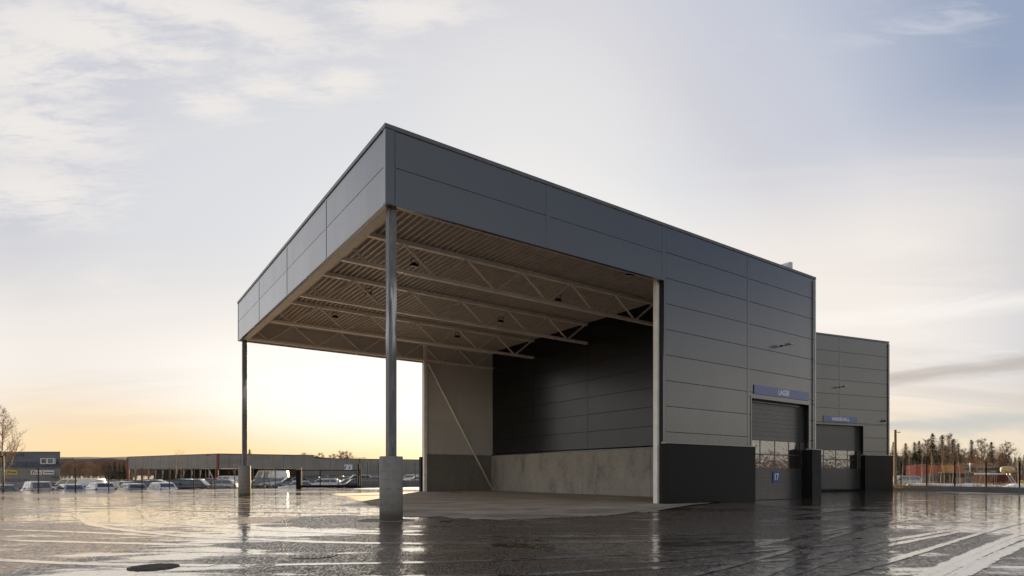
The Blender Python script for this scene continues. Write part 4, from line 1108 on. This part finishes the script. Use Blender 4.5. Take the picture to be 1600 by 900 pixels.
# red brick building with a dark roof
Y = 120.0; X0, X1 = gx(1380, Y), gx(1472, Y)
o = tag(empty('brick_building', (X0, Y, 0)), 'long red brown building with dark roof and pale windows, behind the containers', 'building')
M['brick'] = plain('red_brown_boards', (.15,.055,.04), .8, 0, .25, 1.5)
M['dark_roof'] = plain('dark_roof', (.04,.034,.03), .8, 0, .3)
M['pale_window'] = plain('pale_blue_window', (.38,.42,.52), .3)
W_ = X1 - X0
m = MB(); m.box(0, W_, 0, 9, -.5, gz(722.5, Y)); m.build('wall', M['brick'], o)
m = MB(); m.prism([(-.5, gz(723, Y)), (4.5, gz(711.5, Y)), (9.5, gz(723, Y))], 'x', -.4, W_ + .4); m.build('roof', M['dark_roof'], o)
for i in range(9):
    a = 2.9 + i * 1.08; m = MB(); m.box(a, a + .62, -.1, 0, gz(729, Y), gz(724.5, Y)); w = m.build('window', M['sign_white'], o)
    m = MB(); m.box(a + .12, a + .5, -.13, -.1, gz(728.4, Y), gz(725.2, Y)); m.build('pane', M['pale_window'], w)
# containers
def container(px0, px1, ytop, Y, h, colour, label, rz=0.0, d=2.4, name='container', cat='container'):
    x0, x1 = gx(px0, Y), gx(px1, Y); L = x1 - x0; z1 = gz(ytop, Y)
    o = tag(empty(name, (x0, Y, z1 - h), rz), label, cat)
    m = MB(); n = int(L / .28)
    for i in range(n):
        a = L * i / n; b = L * (i + 1) / n; w = b - a
        m.box(a, a + w * .5, -.04, d, .12, h - .1); m.box(a + w * .5 + .001, b - .001, .02, d - .02, .12, h - .1)
    m.build('wall', colour, o)
    m = MB()
    for (a, b) in ((0,.12),(L-.12,L)): m.box(a, b, -.07, .06, .001, h)
    m.box(.121, L-.121, -.06, .06, 0, .13); m.box(.121, L-.121, -.06, .06, h - .13, h - .002); m.box(0, L, .061, d, h - .1, h); m.build('frame', colour, o)
    return o
M['c_red'] = plain('red_container_paint', (.40,.055,.03), .6, 0, .2); M['c_orange'] = plain('orange_container_paint', (.62,.24,.03), .6, 0, .2); M['c_dark'] = plain('dark_red_container_paint', (.13,.022,.018), .6, 0, .25)
container(1431, 1476.5, 727, 96, 2.55, M['c_red'], 'red container in front of the red brown building, left of an orange one')
container(1477, 1491.5, 727.4, 95.4, 2.55, M['c_orange'], 'orange container wedged between two red containers')
container(1492, 1504, 727, 96, 2.55, M['c_red'], 'short red container on the right of the orange one')
sk = container(1545, 1640, 741.5, 72, 1.35, M['c_dark'], 'dark red ribbed open container with snow on its rim at the right')
m = MB(); m.box(.0, gx(1569,72)-gx(1545,72), -.1, 2.3, 1.352, 1.50); m.build('snow_cover', M['snow'], sk, bevel=.04)
# low shed roof
M['grey_stuff'] = plain('grey_boards', (.17,.16,.15), .8, 0, .3, 1.0)
x0, x1 = gx(1494, 80), gx(1545, 80)
o = tag(empty('open_shed', (x0, 80, .2)), 'low open shed with a flat grey roof between the containers and the dark red container', 'shed')
m = MB(); m.box(0, x1 - x0, -.2, 3.5, 1.42, 1.62); m.build('roof', M['grey_stuff'], o)
m = MB(); m.box(0, x1 - x0, 3.2, 3.4, -.3, 1.42); m.build('rear_wall', M['brown_dark'], o)
for t in (.03, .35, .65, .97): m = MB(); a = (x1 - x0) * t; m.box(a - .06, a + .06, -.1, .02, -.3, 1.42); m.build('post', M['wood'], o)
def crate(px0, px1, y0, y1, Y, label, m_='grey_stuff'):
    x0, x1 = gx(px0, Y), gx(px1, Y); h = gz(y0, Y) - gz(y1, Y); o = tag(empty('storage_crate', (x0, Y, gz(y1, Y))), label, 'crate'); L = x1 - x0
    m = MB(); n = 5
    for i in range(n): m.box(0, L, 0, .9, h * i / n + .012, h * (i + 1) / n - .012)
    m.build('boards', M[m_], o); m = MB()
    for a in (.02, L / 2 - .05, L - .12): m.box(a, a + .1, -.03, -.001, 0, h)
    m.build('batten', M[m_], o)
crate(1500, 1514, 746.5, 756.5, 78, 'wide grey crate under the flat shed roof, the left one of two')
crate(1516, 1522, 744.5, 756.5, 78, 'narrow grey crate under the flat shed roof, right of the wide one')
crate(1447, 1469, 739, 756, 84, 'stack of grey boards in front of the red container')
crate(1474, 1492, 741, 756, 86, 'lower stack of grey boards in front of the orange container')
# wrapped bale on the dark container, green tarp, ladder, yellow bin
def lump(name, px, py, Y, sx, sy, sz, mat, label, cat, seed):
    p = at(px, py, Y); m = MB(); nu, nv = 24, 14
    for j in range(nv + 1):
        th = math.pi * j / nv
        for i in range(nu):
            ph = 2 * math.pi * i / nu
            ex = lambda c: math.copysign(abs(c) ** .82, c)
            v = Vector((ex(math.cos(ph)) * ex(math.sin(th)) * sx, ex(math.sin(ph)) * ex(math.sin(th)) * sy, ex(math.cos(th)) * sz)); v *= 1 + .16 * mnoise.noise(v * 2.2 + Vector((seed, 0, 0)))
            m.v.append(tuple(v))
    for j in range(nv):
        for i in range(nu):
            a = j * nu + i; b = j * nu + (i + 1) % nu; m.f.append((a, b, b + nu, a + nu)); m.m.append(0)
    o = m.build(name, mat, None, True); o.location = p; return tag(o, label, cat)
M['tan'] = plain('tan_wrapping', (.50,.37,.17), .6, 0, .2, 3, .5, 6); M['green'] = plain('olive_tarp', (.10,.11,.02), .7, 0, .3, 3, .5, 6)
lump('wrapped_bale', 1574, 734.0, 73, .70, .6, .46, M['tan'], 'large tan wrapped bale lying on the dark red container', 'bale', 1)
lump('folded_tarp', 1586, 738.3, 73.2, .62, .5, .24, M['green'], 'olive green folded tarp next to the tan bale', 'tarp', 4)
o = tag(empty('ladder', tuple(at(1586, 757.5, 70.5))), 'pale aluminium ladder leaning against the dark red container', 'ladder')
t = at(1575, 740, 71.9) - at(1586, 757.5, 70.5); m = MB()
for k in (-.2, .2): m.bar((k, 0, 0), (t.x + k, t.y, t.z), .05, .08)
m.build('rail', M['pale_trim'], o); m = MB()
for i in range(1, 6): q = t * (i / 6); m.bar((q.x - .2, q.y, q.z), (q.x + .2, q.y, q.z), .04, .04)
m.build('rung', M['pale_trim'], o)
o = tag(empty('plastic_bin', tuple(at(1601, 758.5, 66))), 'yellow plastic bin at the right picture edge behind the fence', 'bin')
m = MB(); m.prism([(-.3,0),(.3,0),(.38,.5),(-.38,.5)], 'y', -.3, .3); m.build('tub', M['yellow'], o, bevel=.02); m = MB(); m.box(-.42, .42, -.34, .34, .502, .56); m.build('lid', M['yellow'], o, bevel=.02)
# white street light in the trees
x, Yp = gx(1515.5, 105), 105.0
o = tag(empty('street_light', (x, Yp, .3)), 'white street light with two short arms in front of the dark wood', 'street light')
h = gz(723, Yp) - .3; m = MB(); m.tube((0,0,-.3), (0,0,h), .09, .07, 8); m.build('pole', M['sign_white'], o)
m = MB(); m.box(-.38, .38, -.05, .05, h - .30, h - .24); m.box(-.42, -.2, -.1, .1, h - .26, h - .16); m.box(.2, .42, -.1, .1, h - .26, h - .16); m.build('lamp_arm', M['sign_white'], o)
o = tag(empty('flat_cabin', tuple(at(1549, 741, 110))), 'long low dark cabin in front of the wood, behind the dark red container', 'cabin')
m = MB(); m.box(-7, 9, 0, 5, -1.5, 1.2); m.build('wall', M['brown_dark'], o); m = MB(); m.box(-7.3, 9.3, -.3, 5.3, 1.2, 1.42); m.build('roof', M['grey_stuff'], o)
for a in (-5, -2.6, -.2, 2.2, 4.6): m = MB(); m.box(a, a + 1.1, -.06, 0, -.2, .7); m.build('window', M['pane_grey'], o)

# ================================================================ TREES
M['bark'] = plain('dark_bark', (.12,.088,.062), .9, 0, .3, 3)
M['twig'] = plain('brown_twigs', (.20,.125,.08), .9, 0, .3, .8)
M['birch_bark'] = plain('birch_bark', (.36,.29,.20), .8, 0, .3, 3, 0, 40, .5, (4,4,1))
M['birch_twig'] = plain('birch_twigs', (.24,.165,.095), .9, 0, .25, .8)
M['needles'] = plain('spruce_needles', (.035,.042,.022), .8, 0, .5, .9)
M['needles_warm'] = plain('pine_needles', (.060,.056,.026), .8, 0, .5, .9)
def bare_tree(name, seed, h, bark, twig, spread=.55, droop=.0, levels=4, nb=(9, 6, 5, 4), r0=None, first=.25, tw=.012):
    rr = random.Random(seed); o = empty(name); T_ = MB(); C_ = MB(); r0 = r0 or h * .016
    pts = []; p = Vector((0,0,-.3)); lean = Vector((rr.uniform(-.05,.05), rr.uniform(-.05,.05), 1))
    n = 9
    for i in range(n + 1):
        t = i / n; pts.append((Vector((lean.x * h * t + .02 * h * math.sin(t * 5 + seed), lean.y * h * t + .02 * h * math.cos(t * 4 + seed), -.3 + (h + .3) * t)), r0 * (1 - t) ** .8 + tw * .7))
    for (a, ra), (b, rb_) in zip(pts, pts[1:]): T_.tube(a, b, ra, rb_, 6, False)
    def at_t(t):
        f = t * n; i = min(n - 1, int(f)); q = f - i; return pts[i][0].lerp(pts[i+1][0], q), pts[i][1]
    def branch(p, d, L, r, lv):
        k = 4 if lv < 2 else 3; q = p; dd = d.copy(); P = [p]
        for i in range(k):
            dd = (dd + Vector((rr.uniform(-.22,.22), rr.uniform(-.22,.22), rr.uniform(-.1,.22) - droop * (lv + i * .5) * .35))).normalized()
            q2 = q + dd * (L / k); ra = max(tw * .55, r * (1 - i / k * .7)); rb_ = max(tw * .5, r * (1 - (i + 1) / k * .7))
            C_.tube(q, q2, ra, rb_, 4 if lv == 0 else 3, False); q = q2; P.append(q)
        if lv + 1 < levels:
            for j in range(nb[lv + 1]):
                t = rr.uniform(.2, 1); i = min(k - 1, int(t * k)); s = P[i].lerp(P[i+1], t * k - i)
                ax = Vector((rr.uniform(-1,1), rr.uniform(-1,1), rr.uniform(-.4,.9))); nd = (dd * .7 + ax.normalized() * .8).normalized()
                branch(s, nd, L * rr.uniform(.32,.55), r * .45, lv + 1)
    for i in range(nb[0]):
        t = first + (1 - first) * (i + rr.random()) / nb[0] * .97; s, rad = at_t(t); a = i * 2.4 + rr.uniform(-.5,.5)
        d = Vector((math.cos(a) * spread, math.sin(a) * spread, 1 - spread * .45)).normalized()
        branch(s, d, h * (.42 * (1 - t) + .10) * rr.uniform(.8, 1.2), rad * .55, 0)
    T_.build('trunk', bark, o, True); C_.build('crown', twig, o); o['h'] = h
    return o
def spruce(name, seed, h, mat, w=.17, gap=.1, base=.1, shag=1.0):
    rr = random.Random(seed); o = empty(name); T_ = MB(); T_.tube((0,0,-.3), (0,0,h * .98), h * .014, .01, 7, False); T_.build('trunk', M['bark'], o, True)
    C_ = MB(); z = h * base
    while z < h * .99:
        t = (z / h - base) / (1 - base); L = h * w * (1 - t) ** .68 * (.8 + .2 * math.sin(seed + z * 1.3)) + .04
        nbr = 9 if t < .7 else 6; off = rr.random() * 6
        for i in range(nbr):
            if rr.random() < gap: continue
            a = off + 2 * math.pi * i / nbr + rr.uniform(-.25,.25); l = L * rr.uniform(.55, 1.1); k = max(3, int(l / .22))
            for j in range(k):
                f = (j + .4) / k; p = Vector((math.cos(a) * l * f, math.sin(a) * l * f, z - l * .38 * f * f * shag + l * .10 * f + rr.uniform(-.05,.05)))
                s = .36 * (1 - .45 * f) * (1 - .55 * t) * (.6 + .5 * h / 12) * rr.uniform(.7, 1.3); d = Vector((math.cos(a), math.sin(a), rr.uniform(-.5,.1))) * s; sd = Vector((-math.sin(a), math.cos(a), rr.uniform(-.35,.35))) * (s * .55)
                C_.quad(p - sd * .6, p + d * .5 - sd, p + d * 1.2 , p + d * .5 + sd)
                C_.quad(p, p + d * .4 + sd + Vector((0,0,-s*.3)), p + d * .6 + sd * .4 + Vector((0,0,-s * .75)), p - sd * .4 + Vector((0,0,-s*.5)))
        z += h * .021 * (1 - .5 * t) * rr.uniform(.8, 1.25) + .02
    C_.build('crown', mat, o); o['h'] = h; return o
def place(o, px, Y, ytop, label, cat='tree', group=None, first=False, z0=None, rz=None, wide=1.0):
    c = o if first else copy_tree(o)
    x = gx(px, Y); z = zt(x, Y) - .1 if z0 is None else z0; s = (gz(ytop, Y) - z) / o['h']
    c.location = (x, Y, z); c.scale = (s * wide, s * wide, s); c.rotation_euler = (0,0, random.uniform(0, 6.28) if rz is None else rz)
    tag(c, label, cat, group); return c
random.seed(11)
# birch at the left edge
b1 = bare_tree('birch_tree', 3, 9.0, M['birch_bark'], M['birch_twig'], .75, .10, 4, (21, 7, 6, 4), first=.15, tw=.012)
place(b1, 6, 72, 643, 'tall bare birch with drooping golden twigs at the left picture edge', first=True, rz=1.0, wide=.62)
# bare woodland between the office block and the long hall
w = [bare_tree('bare_tree', 20 + i, 8.0, M['bark'], M['twig'], .6, .0, 4, (22, 8, 6, 4), first=.08, tw=.017) for i in range(3)]
used = [False] * 3
def wood(px, Y, top, label, group, wide=1.0, z0=None):
    i = random.randrange(3); c = place(w[i], px, Y, top, label, 'tree', group, not used[i], z0, None, wide); used[i] = True; return c
for i in range(46):
    px = 92 + i * 2.55 + random.uniform(-1.5, 1.5); Y_ = random.uniform(185, 240)
    wood(px, Y_, random.uniform(720.5, 731) - (3.0 if i % 9 == 0 else 0), 'brown bare tree of the thicket between the office block and the long hall', 'bare thicket between the office block and the long hall', 1.25)
wood(58, 172, 717, 'bare treetop showing behind the roof of the grey office block', None) ; 
# copses behind the colonnade
for i in range(16): wood(205 + i * 9, 205, 729 + random.uniform(-1.5,1.5), 'brown bare tree seen through the colonnade of the long hall', 'bare trees beyond the long hall colonnade', 1.3)
# treetops above the long hall
for q, t, l in ((500,711,'faint bare treetop just right of the roof step of the long hall'),(476,711,'faint bare treetop over the roof left of the step in the long hall'),(517,711.5,'small bare treetop over the long hall between the roof step and two rounder crowns'),(534,708.5,'round bare treetop over the long hall, left one of a pair'),(546,707.8,'round bare treetop over the long hall, right one of a pair')):
    wood(q, 230, t, l, None, 1.4)
# conifers
sp = [spruce('spruce_tree', 5, 12, M['needles'], .27, .12, .06), spruce('spruce_tree', 9, 12, M['needles_warm'], .25, .28, .25, 1.3), spruce('spruce_tree', 14, 12, M['needles'], .33, .18, .12, 1.1)]
us = [False] * 3
def fir(k, px, Y, top, label, group=None, wide=1.0, z0=None):
    c = place(sp[k], px, Y, top, label, 'tree', group, not us[k], z0, None, wide); us[k] = True; return c
for px, t in ((172,723),(180,721.5),(187,723),(194,722.5),(201,724.5)): fir(2, px, 178, t, 'dark bushy conifer beside the left end of the long hall', 'dark conifers beside the long hall', 1.5)
fir(2, 390, 200, 701.5, 'dark conifer top above the roof of the long hall right of the far column', None, 1.25)
for k, px, Y_, t, l in ((1,1396,110,690,'sparse pine just right of the farther hall, behind the wooden pole'),(2,1415,118,692,'short spruce right of the wooden pole'),(0,1429,122,690,'slim spruce, left one of a close pair over the dark roof'),(2,1436,122,688.5,'slim spruce, right one of a close pair over the dark roof'),
        (2,1457,118,676.5,'tallest spruce, over the middle of the dark roof'),(0,1472,116,678.5,'tall broad spruce above the red container'),(1,1489,112,685.5,'tall sparse spruce in warm light above the orange container'),(0,1497,118,692,'thin spruce right of the sparse warm one'),
        (0,1518,150,686.5,'lone slim spruce standing clear above the dark wood'),(2,1549,155,690,'small lone spruce over the dark wood, left of a bare crown')):
    fir(k, px, Y_, t, l, None, 1.45)
for i in range(44):
    px = 1484 + i * 3.6 + random.uniform(-2, 2); fir(random.choice((0, 2)), px, random.uniform(175, 230), random.uniform(708, 716), 'dark spruce in the dense wood at the right', 'dark wood at the right', 1.5)
for i in range(14):
    px = 1395 + i * 7 + random.uniform(-2, 2); fir(random.choice((0, 2)), px, random.uniform(150, 190), random.uniform(703, 712), 'dark spruce in the wood behind the red brown building', 'dark wood behind the red brown building', 1.4)
for px, t, l in ((1449,691,'brown bare crown between the slim pair and the tallest spruce'),(1482,684,'tall bare crown between the broad spruce and the sparse warm one'),(1533,691,'bare round crown between the two lone spruces'),(1568,694,'wide bare crown right of the small lone spruce'),(1505,705,'low bare crown left of the lone slim spruce')):
    wood(px, 125, t, l, None, 1.1)
for i in range(2): wood(1522 + i * 44 + random.uniform(-3, 3), random.uniform(120, 140), 718 + random.uniform(-5, 4), 'brown bare tree in front of the dark wood at the right', 'bare trees in front of the dark wood', 1.1)
# thin birch saplings behind the right-hand fence
sb = [bare_tree('birch_sapling', 50 + i, 5.0, M['birch_bark'], M['birch_twig'], .32, .0, 3, (16, 4, 3), r0=.03, first=.3, tw=.004) for i in range(2)]
for i, (px, Y_, t) in enumerate([(1411,66,707),(1422,68,698),(1441,64,706),(1453,66,700),(1458,69,709),(1471,65,692),(1474,68,697),(1485,66,700),(1488,63,704),(1499,67,697),(1508,64,718),(1525,66,716),(1531,67,722),(1538,66,700),(1590,62,702),(1591.5,60,712)]):
    place(sb[i % 2], px, Y_, t, 'thin bare birch sapling behind the right-hand fence', 'tree', 'birch saplings behind the right-hand fence', i < 2)
sl = [(251.5,66,704,'thin birch sapling inside the car park in front of the long hall, left of two'),] 
for px, Y_, t, l in ((274,80,707,'thin bare sapling in front of the long hall, left one of a close pair'),(282,80,706,'thin bare sapling in front of the long hall, right one of a close pair'),(367,84,714,'thin bare sapling just left of the far column'),(424,88,714,'thin bare sapling above the tall white van, left one'),(430,88,713,'thin bare sapling above the tall white van, right one')):
    place(sb[0], px, Y_, t, l)
# wood beyond the right picture edge, seen mirrored in the garage door panes
def merged_wood():
    rr = random.Random(8); big = {}
    for i in range(110):
        ang_ = R(-62 + 110 * i / 110.0); d = rr.uniform(110, 150)
        src = rr.choice([w[0], w[1], w[2], sp[0], sp[2]]); s = rr.uniform(.55, .80) * (.68 if src in (sp[0], sp[2]) else 1.0)
        x, y = 20 + d * math.cos(ang_), 34 + d * math.sin(ang_)
        if x / max(1, y) < .95 and y > 0: continue
        Mx = Matrix.Translation((x, y, .2)) @ Matrix.Rotation(rr.uniform(0, 6.3), 4, 'Z') @ Matrix.Diagonal((s * 1.9, s * 1.9, s, 1))
        for ch in src.children:
            mt = ch.data.materials[0]; b = big.setdefault(mt.name, (MB(), mt))[0]; n = len(b.v)
            b.v += [tuple(Mx @ v.co) for v in ch.data.vertices]; b.f += [tuple(n + k for k in f.vertices) for f in ch.data.polygons]; b.m += [0] * len(ch.data.polygons)
    allm = MB(); mats = []
    for i, (b, mt) in enumerate(big.values()):
        n = len(allm.v); allm.v += b.v; allm.f += [tuple(n + k for k in f) for f in b.f]; allm.m += [i] * len(b.f); mats.append(mt)
    me = bpy.data.meshes.new('woodland'); me.from_pydata(allm.v, [], allm.f)
    for mt in mats: me.materials.append(mt)
    me.polygons.foreach_set('material_index', allm.m); o = bpy.data.objects.new('woodland', me); col.objects.link(o)
    tag(o, 'distant mixed woodland beyond the right-hand side of the yard', 'woodland', None, 'stuff')
merged_wood()
# dry grass tufts along the left fence and behind the right wall
M['straw'] = plain('dry_grass', (.28,.20,.10), .9, 0, .3)
def tufts(name, pts, seed, h=.45):
    rr = random.Random(seed); m = MB()
    for (x, y, z) in pts:
        for k in range(14):
            a = rr.uniform(0, 6.28); q = Vector((x + rr.gauss(0, .18), y + rr.gauss(0, .18), z - .05)); hh = h * rr.uniform(.4, 1.1); t = Vector((math.cos(a), math.sin(a), 0)); s = t.cross(Vector((0,0,1))) * .012
            m.quad(q - s, q + s, q + t * hh * rr.uniform(.1,.5) + Vector((0,0,hh)))
    tag(m.build(name, M['straw'], None), kind='stuff')
rr = random.Random(2); P_ = []
for i in range(240):
    t = rr.uniform(-.1, 1.0); q = lerp2(LA, LB, t); P_.append((q[0] - .5 + rr.gauss(0,.3) - .3, q[1] + .7 + abs(rr.gauss(0,.5)), -.12))
tufts('dry_grass', [p for p in P_ if p[0] > gx(300, p[1]) or rr.random() < .15], 3, .32)
tufts('dry_grass', [(gx(rr.uniform(1396,1620), yy), yy, zt(gx(1500, yy), yy)) for yy in [rr.uniform(52, 70) for _ in range(260)]], 6, .55)
# ================================================================ LIGHT, SKY, CAMERA
EXPO = 2.0
SUN_EL, SUN_AZ = R(7.5), math.atan2(.02, 1.0)           # azimuth measured from +Y towards +X
sd = Vector((math.sin(SUN_AZ) * math.cos(SUN_EL), math.cos(SUN_AZ) * math.cos(SUN_EL), math.sin(SUN_EL)))
L_ = bpy.data.lights.new('sun', 'SUN'); L_.energy = 5.0; L_.angle = R(.5); L_.color = (1.0, .76, .48)
so = bpy.data.objects.new('sun', L_); col.objects.link(so); so.rotation_euler = sd.to_track_quat('Z', 'Y').to_euler(); so.location = (0, 0, 60)
world = bpy.data.worlds.new('World'); scene.world = world; world.use_nodes = True
nt = world.node_tree; nt.nodes.clear(); g = N(nt)
out = g.n('ShaderNodeOutputWorld'); bg = g.n('ShaderNodeBackground'); nt.links.new(bg.outputs[0], out.inputs[0])
STR = .10; bg.inputs['Strength'].default_value = STR
sky = g.n('ShaderNodeTexSky'); sky.sky_type = 'NISHITA'; sky.sun_disc = False; sky.sun_elevation = SUN_EL; sky.sun_rotation = SUN_AZ
sky.air_density = 1.0; sky.dust_density = 1.2; sky.ozone_density = 1.0
d = g.vmath('NORMALIZE', g.coord('Generated')).outputs[0]; x, y, z = g.sep(d)
zc = g.math('MAXIMUM', z, 0.0)
sdot = g.vmath('DOT_PRODUCT', d, tuple(sd)).outputs['Value']
sdot0 = sdot; sdot = g.math('SUBTRACT', sdot, g.math('MULTIPLY', g.math('MULTIPLY', x, .17), g.rng(sdot, .985, .80)))
def K(r, g_, b): return tuple(((v / 255) / 12.92 if v / 255 <= .04045 else ((v / 255 + .055) / 1.055) ** 2.4) for v in (r, g_, b))
# thin high veil: brighter and warmer towards the sun, and lifted behind the camera as added fill light
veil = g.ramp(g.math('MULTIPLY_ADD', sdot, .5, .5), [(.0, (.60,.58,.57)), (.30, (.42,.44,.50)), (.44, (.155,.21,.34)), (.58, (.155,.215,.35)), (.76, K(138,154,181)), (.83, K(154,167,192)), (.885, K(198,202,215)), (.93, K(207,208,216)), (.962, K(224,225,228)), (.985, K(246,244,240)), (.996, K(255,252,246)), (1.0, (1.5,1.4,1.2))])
# low band by the horizon: amber near the sun, raised at the unseen sides as added fill
low = g.ramp(g.math('MULTIPLY_ADD', sdot, .5, .5), [(.0, (.72,.66,.60)), (.5, (.95,.84,.70)), (.72, K(236,222,203)), (.86, K(238,223,200)), (.92, K(251,223,181)), (.955, K(255,222,168)), (.985, K(255,222,168)), (1.0, (1.3,1.05,.75))])
zx = g.math('MULTIPLY_ADD', x, -.13, zc)
front = g.rng(sdot, .45, .80)
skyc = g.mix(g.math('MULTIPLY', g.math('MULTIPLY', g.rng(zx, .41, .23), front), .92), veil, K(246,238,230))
f_low = g.rng(zc, .02, .155, 1.0, 0.0)
skyc = g.mix(f_low, skyc, low)
skyc = g.mix(g.math('MULTIPLY', g.math('MULTIPLY', g.rng(zc, .36, .06), g.rng(sdot, .62, .25)), .9), skyc, (1.02,.93,.85))  # added warm glow in the unseen low sky, brightens the facade
def blob(px_, py_, rx, rz):                 # a soft patch round one direction, wider than tall
    v = Vector(((px_ - 800) / F, 1, (HZ - py_) / F)).normalized()
    q = g.vmath('MULTIPLY', g.vmath('SUBTRACT', d, tuple(v)).outputs[0], (1 / rx, .3, 1 / rz)).outputs[0]
    return g.rng(g.vmath('LENGTH', q).outputs['Value'], 1.0, 0.15)
skyc = g.mix(g.math('MULTIPLY', blob(560, 612, .36, .13), .95), skyc, (1.12,1.08,1.0))
skyc = g.mix(g.math('MULTIPLY', blob(850, 170, .26, .20), .45), skyc, K(238,234,231))
# cirrus streaks on a plane above
pl = g.comb(g.math('DIVIDE', x, g.math('ADD', zc, .12)), g.math('DIVIDE', y, g.math('ADD', zc, .12)), 0.0)
def streaks(rot, sc, det, a, b, loc=(0,0,0), dist=.6, scale=1.0):
    n = g.noise(g.mapping(pl, scale=sc, rot=(0,0,rot), loc=loc), scale, det, .62, dist); return g.rng(n, a, b)
c1 = streaks(R(28), (.55, 1.9, 1), 10, .50, .74, (2.1, .4, 0), 1.1, 1.5)
c2 = streaks(R(10), (2.0, 5.0, 1), 8, .48, .70, (.3, 1.7, 0), .9, 1.6)
def puff(px_, py_, rx, ry, rot=0.0):      # a soft patch of cloud centred on one direction of the sky
    v = Vector(((px_ - 800) / F, 1, (HZ - py_) / F)).normalized(); c = (v.x / (v.z + .12), v.y / (v.z + .12), 0)
    q = g.mapping(g.vmath('SUBTRACT', pl, c).outputs[0], rot=(0,0,rot)); q = g.vmath('MULTIPLY', q, (1 / rx, 1 / ry, 0)).outputs[0]
    return g.rng(g.vmath('LENGTH', q).outputs['Value'], 1.0, 0.0)
bias = None
for a_ in ((150,60,.62,.20,R(-14)), (330,25,.50,.14,R(-20)), (535,128,.16,.10,0), (430,140,.26,.10,R(-10)), (40,200,.4,.28,0), (60,300,.45,.30,0), (40,100,.5,.25,0), (640,20,.3,.1,0), (330,160,.2,.12,0)):
    q = puff(*a_); bias = q if bias is None else g.math('MAXIMUM', bias, q)
left = g.rng(g.math('SUBTRACT', x, g.math('MULTIPLY', z, .12)), .0, -.30)      # the wisps lie in the left part of the sky
hi = g.rng(zc, .18, .38)
n1 = g.noise(g.mapping(pl, scale=(1.1, 3.4, 1), rot=(0,0,R(24))), 1.6, 10, .62, .9); n2 = g.noise(g.mapping(pl, scale=(3.0, 12.0, 1), rot=(0,0,R(30)), loc=(3,1,0)), 1.8, 8, .6, .7)
n3 = g.noise(g.mapping(pl, scale=(9.0, 22.0, 1), rot=(0,0,R(38)), loc=(1,7,0)), 2.0, 6, .65, .9)
nn = g.math('ADD', g.math('MULTIPLY', n1, .46), g.math('ADD', g.math('MULTIPLY', n2, .32), g.math('MULTIPLY', n3, .22)))
w1 = g.math('MULTIPLY', g.rng(g.math('MULTIPLY_ADD', bias, .20, nn), .53, .70), g.math('MULTIPLY_ADD', bias, .85, .15))
skyc = g.mix(g.math('MULTIPLY', g.math('MULTIPLY', puff(1490, 28, .30, .055, R(22)), g.rng(n2, .40, .62)), .6), skyc, K(215,216,224))
side_fill = g.math('MULTIPLY', g.rng(x, -.60, -.85), g.rng(zc, .8, .3))
skyc = g.mix(g.math('MULTIPLY', side_fill, .9), skyc, (1.15,1.12,1.10))  # bright sky added beyond the left edge to lighten the front fascia
skyc = g.mix(g.math('MULTIPLY', w1, 1.0), skyc, K(238,233,229))
# soft long bands low down
c3 = streaks(R(4), (.16, .75, 1), 5, .46, .62, (5.2, .8, 0), .5, 1.3)
band = g.math('MULTIPLY', c3, g.math('MULTIPLY', g.rng(zc, .02, .09), g.rng(zc, .40, .16)))
right = g.rng(x, .25, .55)
skyc = g.mix(g.math('MULTIPLY', band, g.math('MULTIPLY_ADD', right, .16, .10)), skyc, K(178,172,172))
c4 = streaks(R(-6), (.30, 1.2, 1), 7, .50, .68, (1.0, 3.3, 0), .8, 1.4)
bandl = g.math('MULTIPLY', c4, g.math('MULTIPLY', g.rng(zc, .08, .16), g.rng(zc, .55, .25)))
skyc = g.mix(g.math('MULTIPLY', bandl, .35), skyc, K(250,244,236))
def bandz(px_, py_, hz, x0, x1, tilt=0.0):
    v = Vector(((px_ - 800) / F, 1, (HZ - py_) / F)).normalized()
    wv = g.math('MULTIPLY', g.math('SUBTRACT', g.noise(g.mapping(d, scale=(3, 3, 16)), 2.0, 5, .6, .6), .5), hz * 2.2)
    q = g.math('ABSOLUTE', g.math('ADD', g.math('SUBTRACT', zc, g.math('MULTIPLY_ADD', g.math('SUBTRACT', x, v.x), tilt, v.z)), wv))
    return g.math('MULTIPLY', g.rng(q, hz, 0.0), g.rng(x, x0, x1))
skyc = g.mix(g.math('MULTIPLY', bandz(1500, 577, .016, .40, .54, .06), .85), skyc, K(190,181,176))
skyc = g.mix(g.math('MULTIPLY', bandz(1500, 662, .024, .34, .50, .0), .85), skyc, K(196,198,196))
skyc = g.mix(g.math('MULTIPLY', bandz(1450, 487, .018, .36, .46, -.04), .6), skyc, K(252,246,240))
cover = g.rng(sdot, -.5, .45, .85, .985)
scaled = g.vmath('SCALE', skyc); scaled.inputs['Scale'].default_value = 1.0 / STR / 2 ** EXPO
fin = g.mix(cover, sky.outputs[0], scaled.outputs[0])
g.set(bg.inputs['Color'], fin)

cam = bpy.data.cameras.new('camera'); co = bpy.data.objects.new('camera', cam); col.objects.link(co)
cam.sensor_width = 36.0; cam.lens = F / 1600.0 * 36.0; cam.shift_y = (HZ - 450.0) / 1600.0; cam.clip_start = .1; cam.clip_end = 8000
co.location = (0, 0, EYE); co.rotation_euler = (R(90), 0, 0); scene.camera = co
vs = scene.view_settings; vs.view_transform = 'Standard'; vs.look = 'None'; vs.exposure = EXPO; vs.gamma = 1.0; vs.use_curve_mapping = False
scene.render.engine = 'CYCLES'
cy = scene.cycles; cy.use_denoising = True; cy.max_bounces = 8; cy.diffuse_bounces = 5; cy.glossy_bounces = 4; cy.transmission_bounces = 4; cy.transparent_max_bounces = 8
cy.caustics_reflective = True; cy.sample_clamp_indirect = 6.0
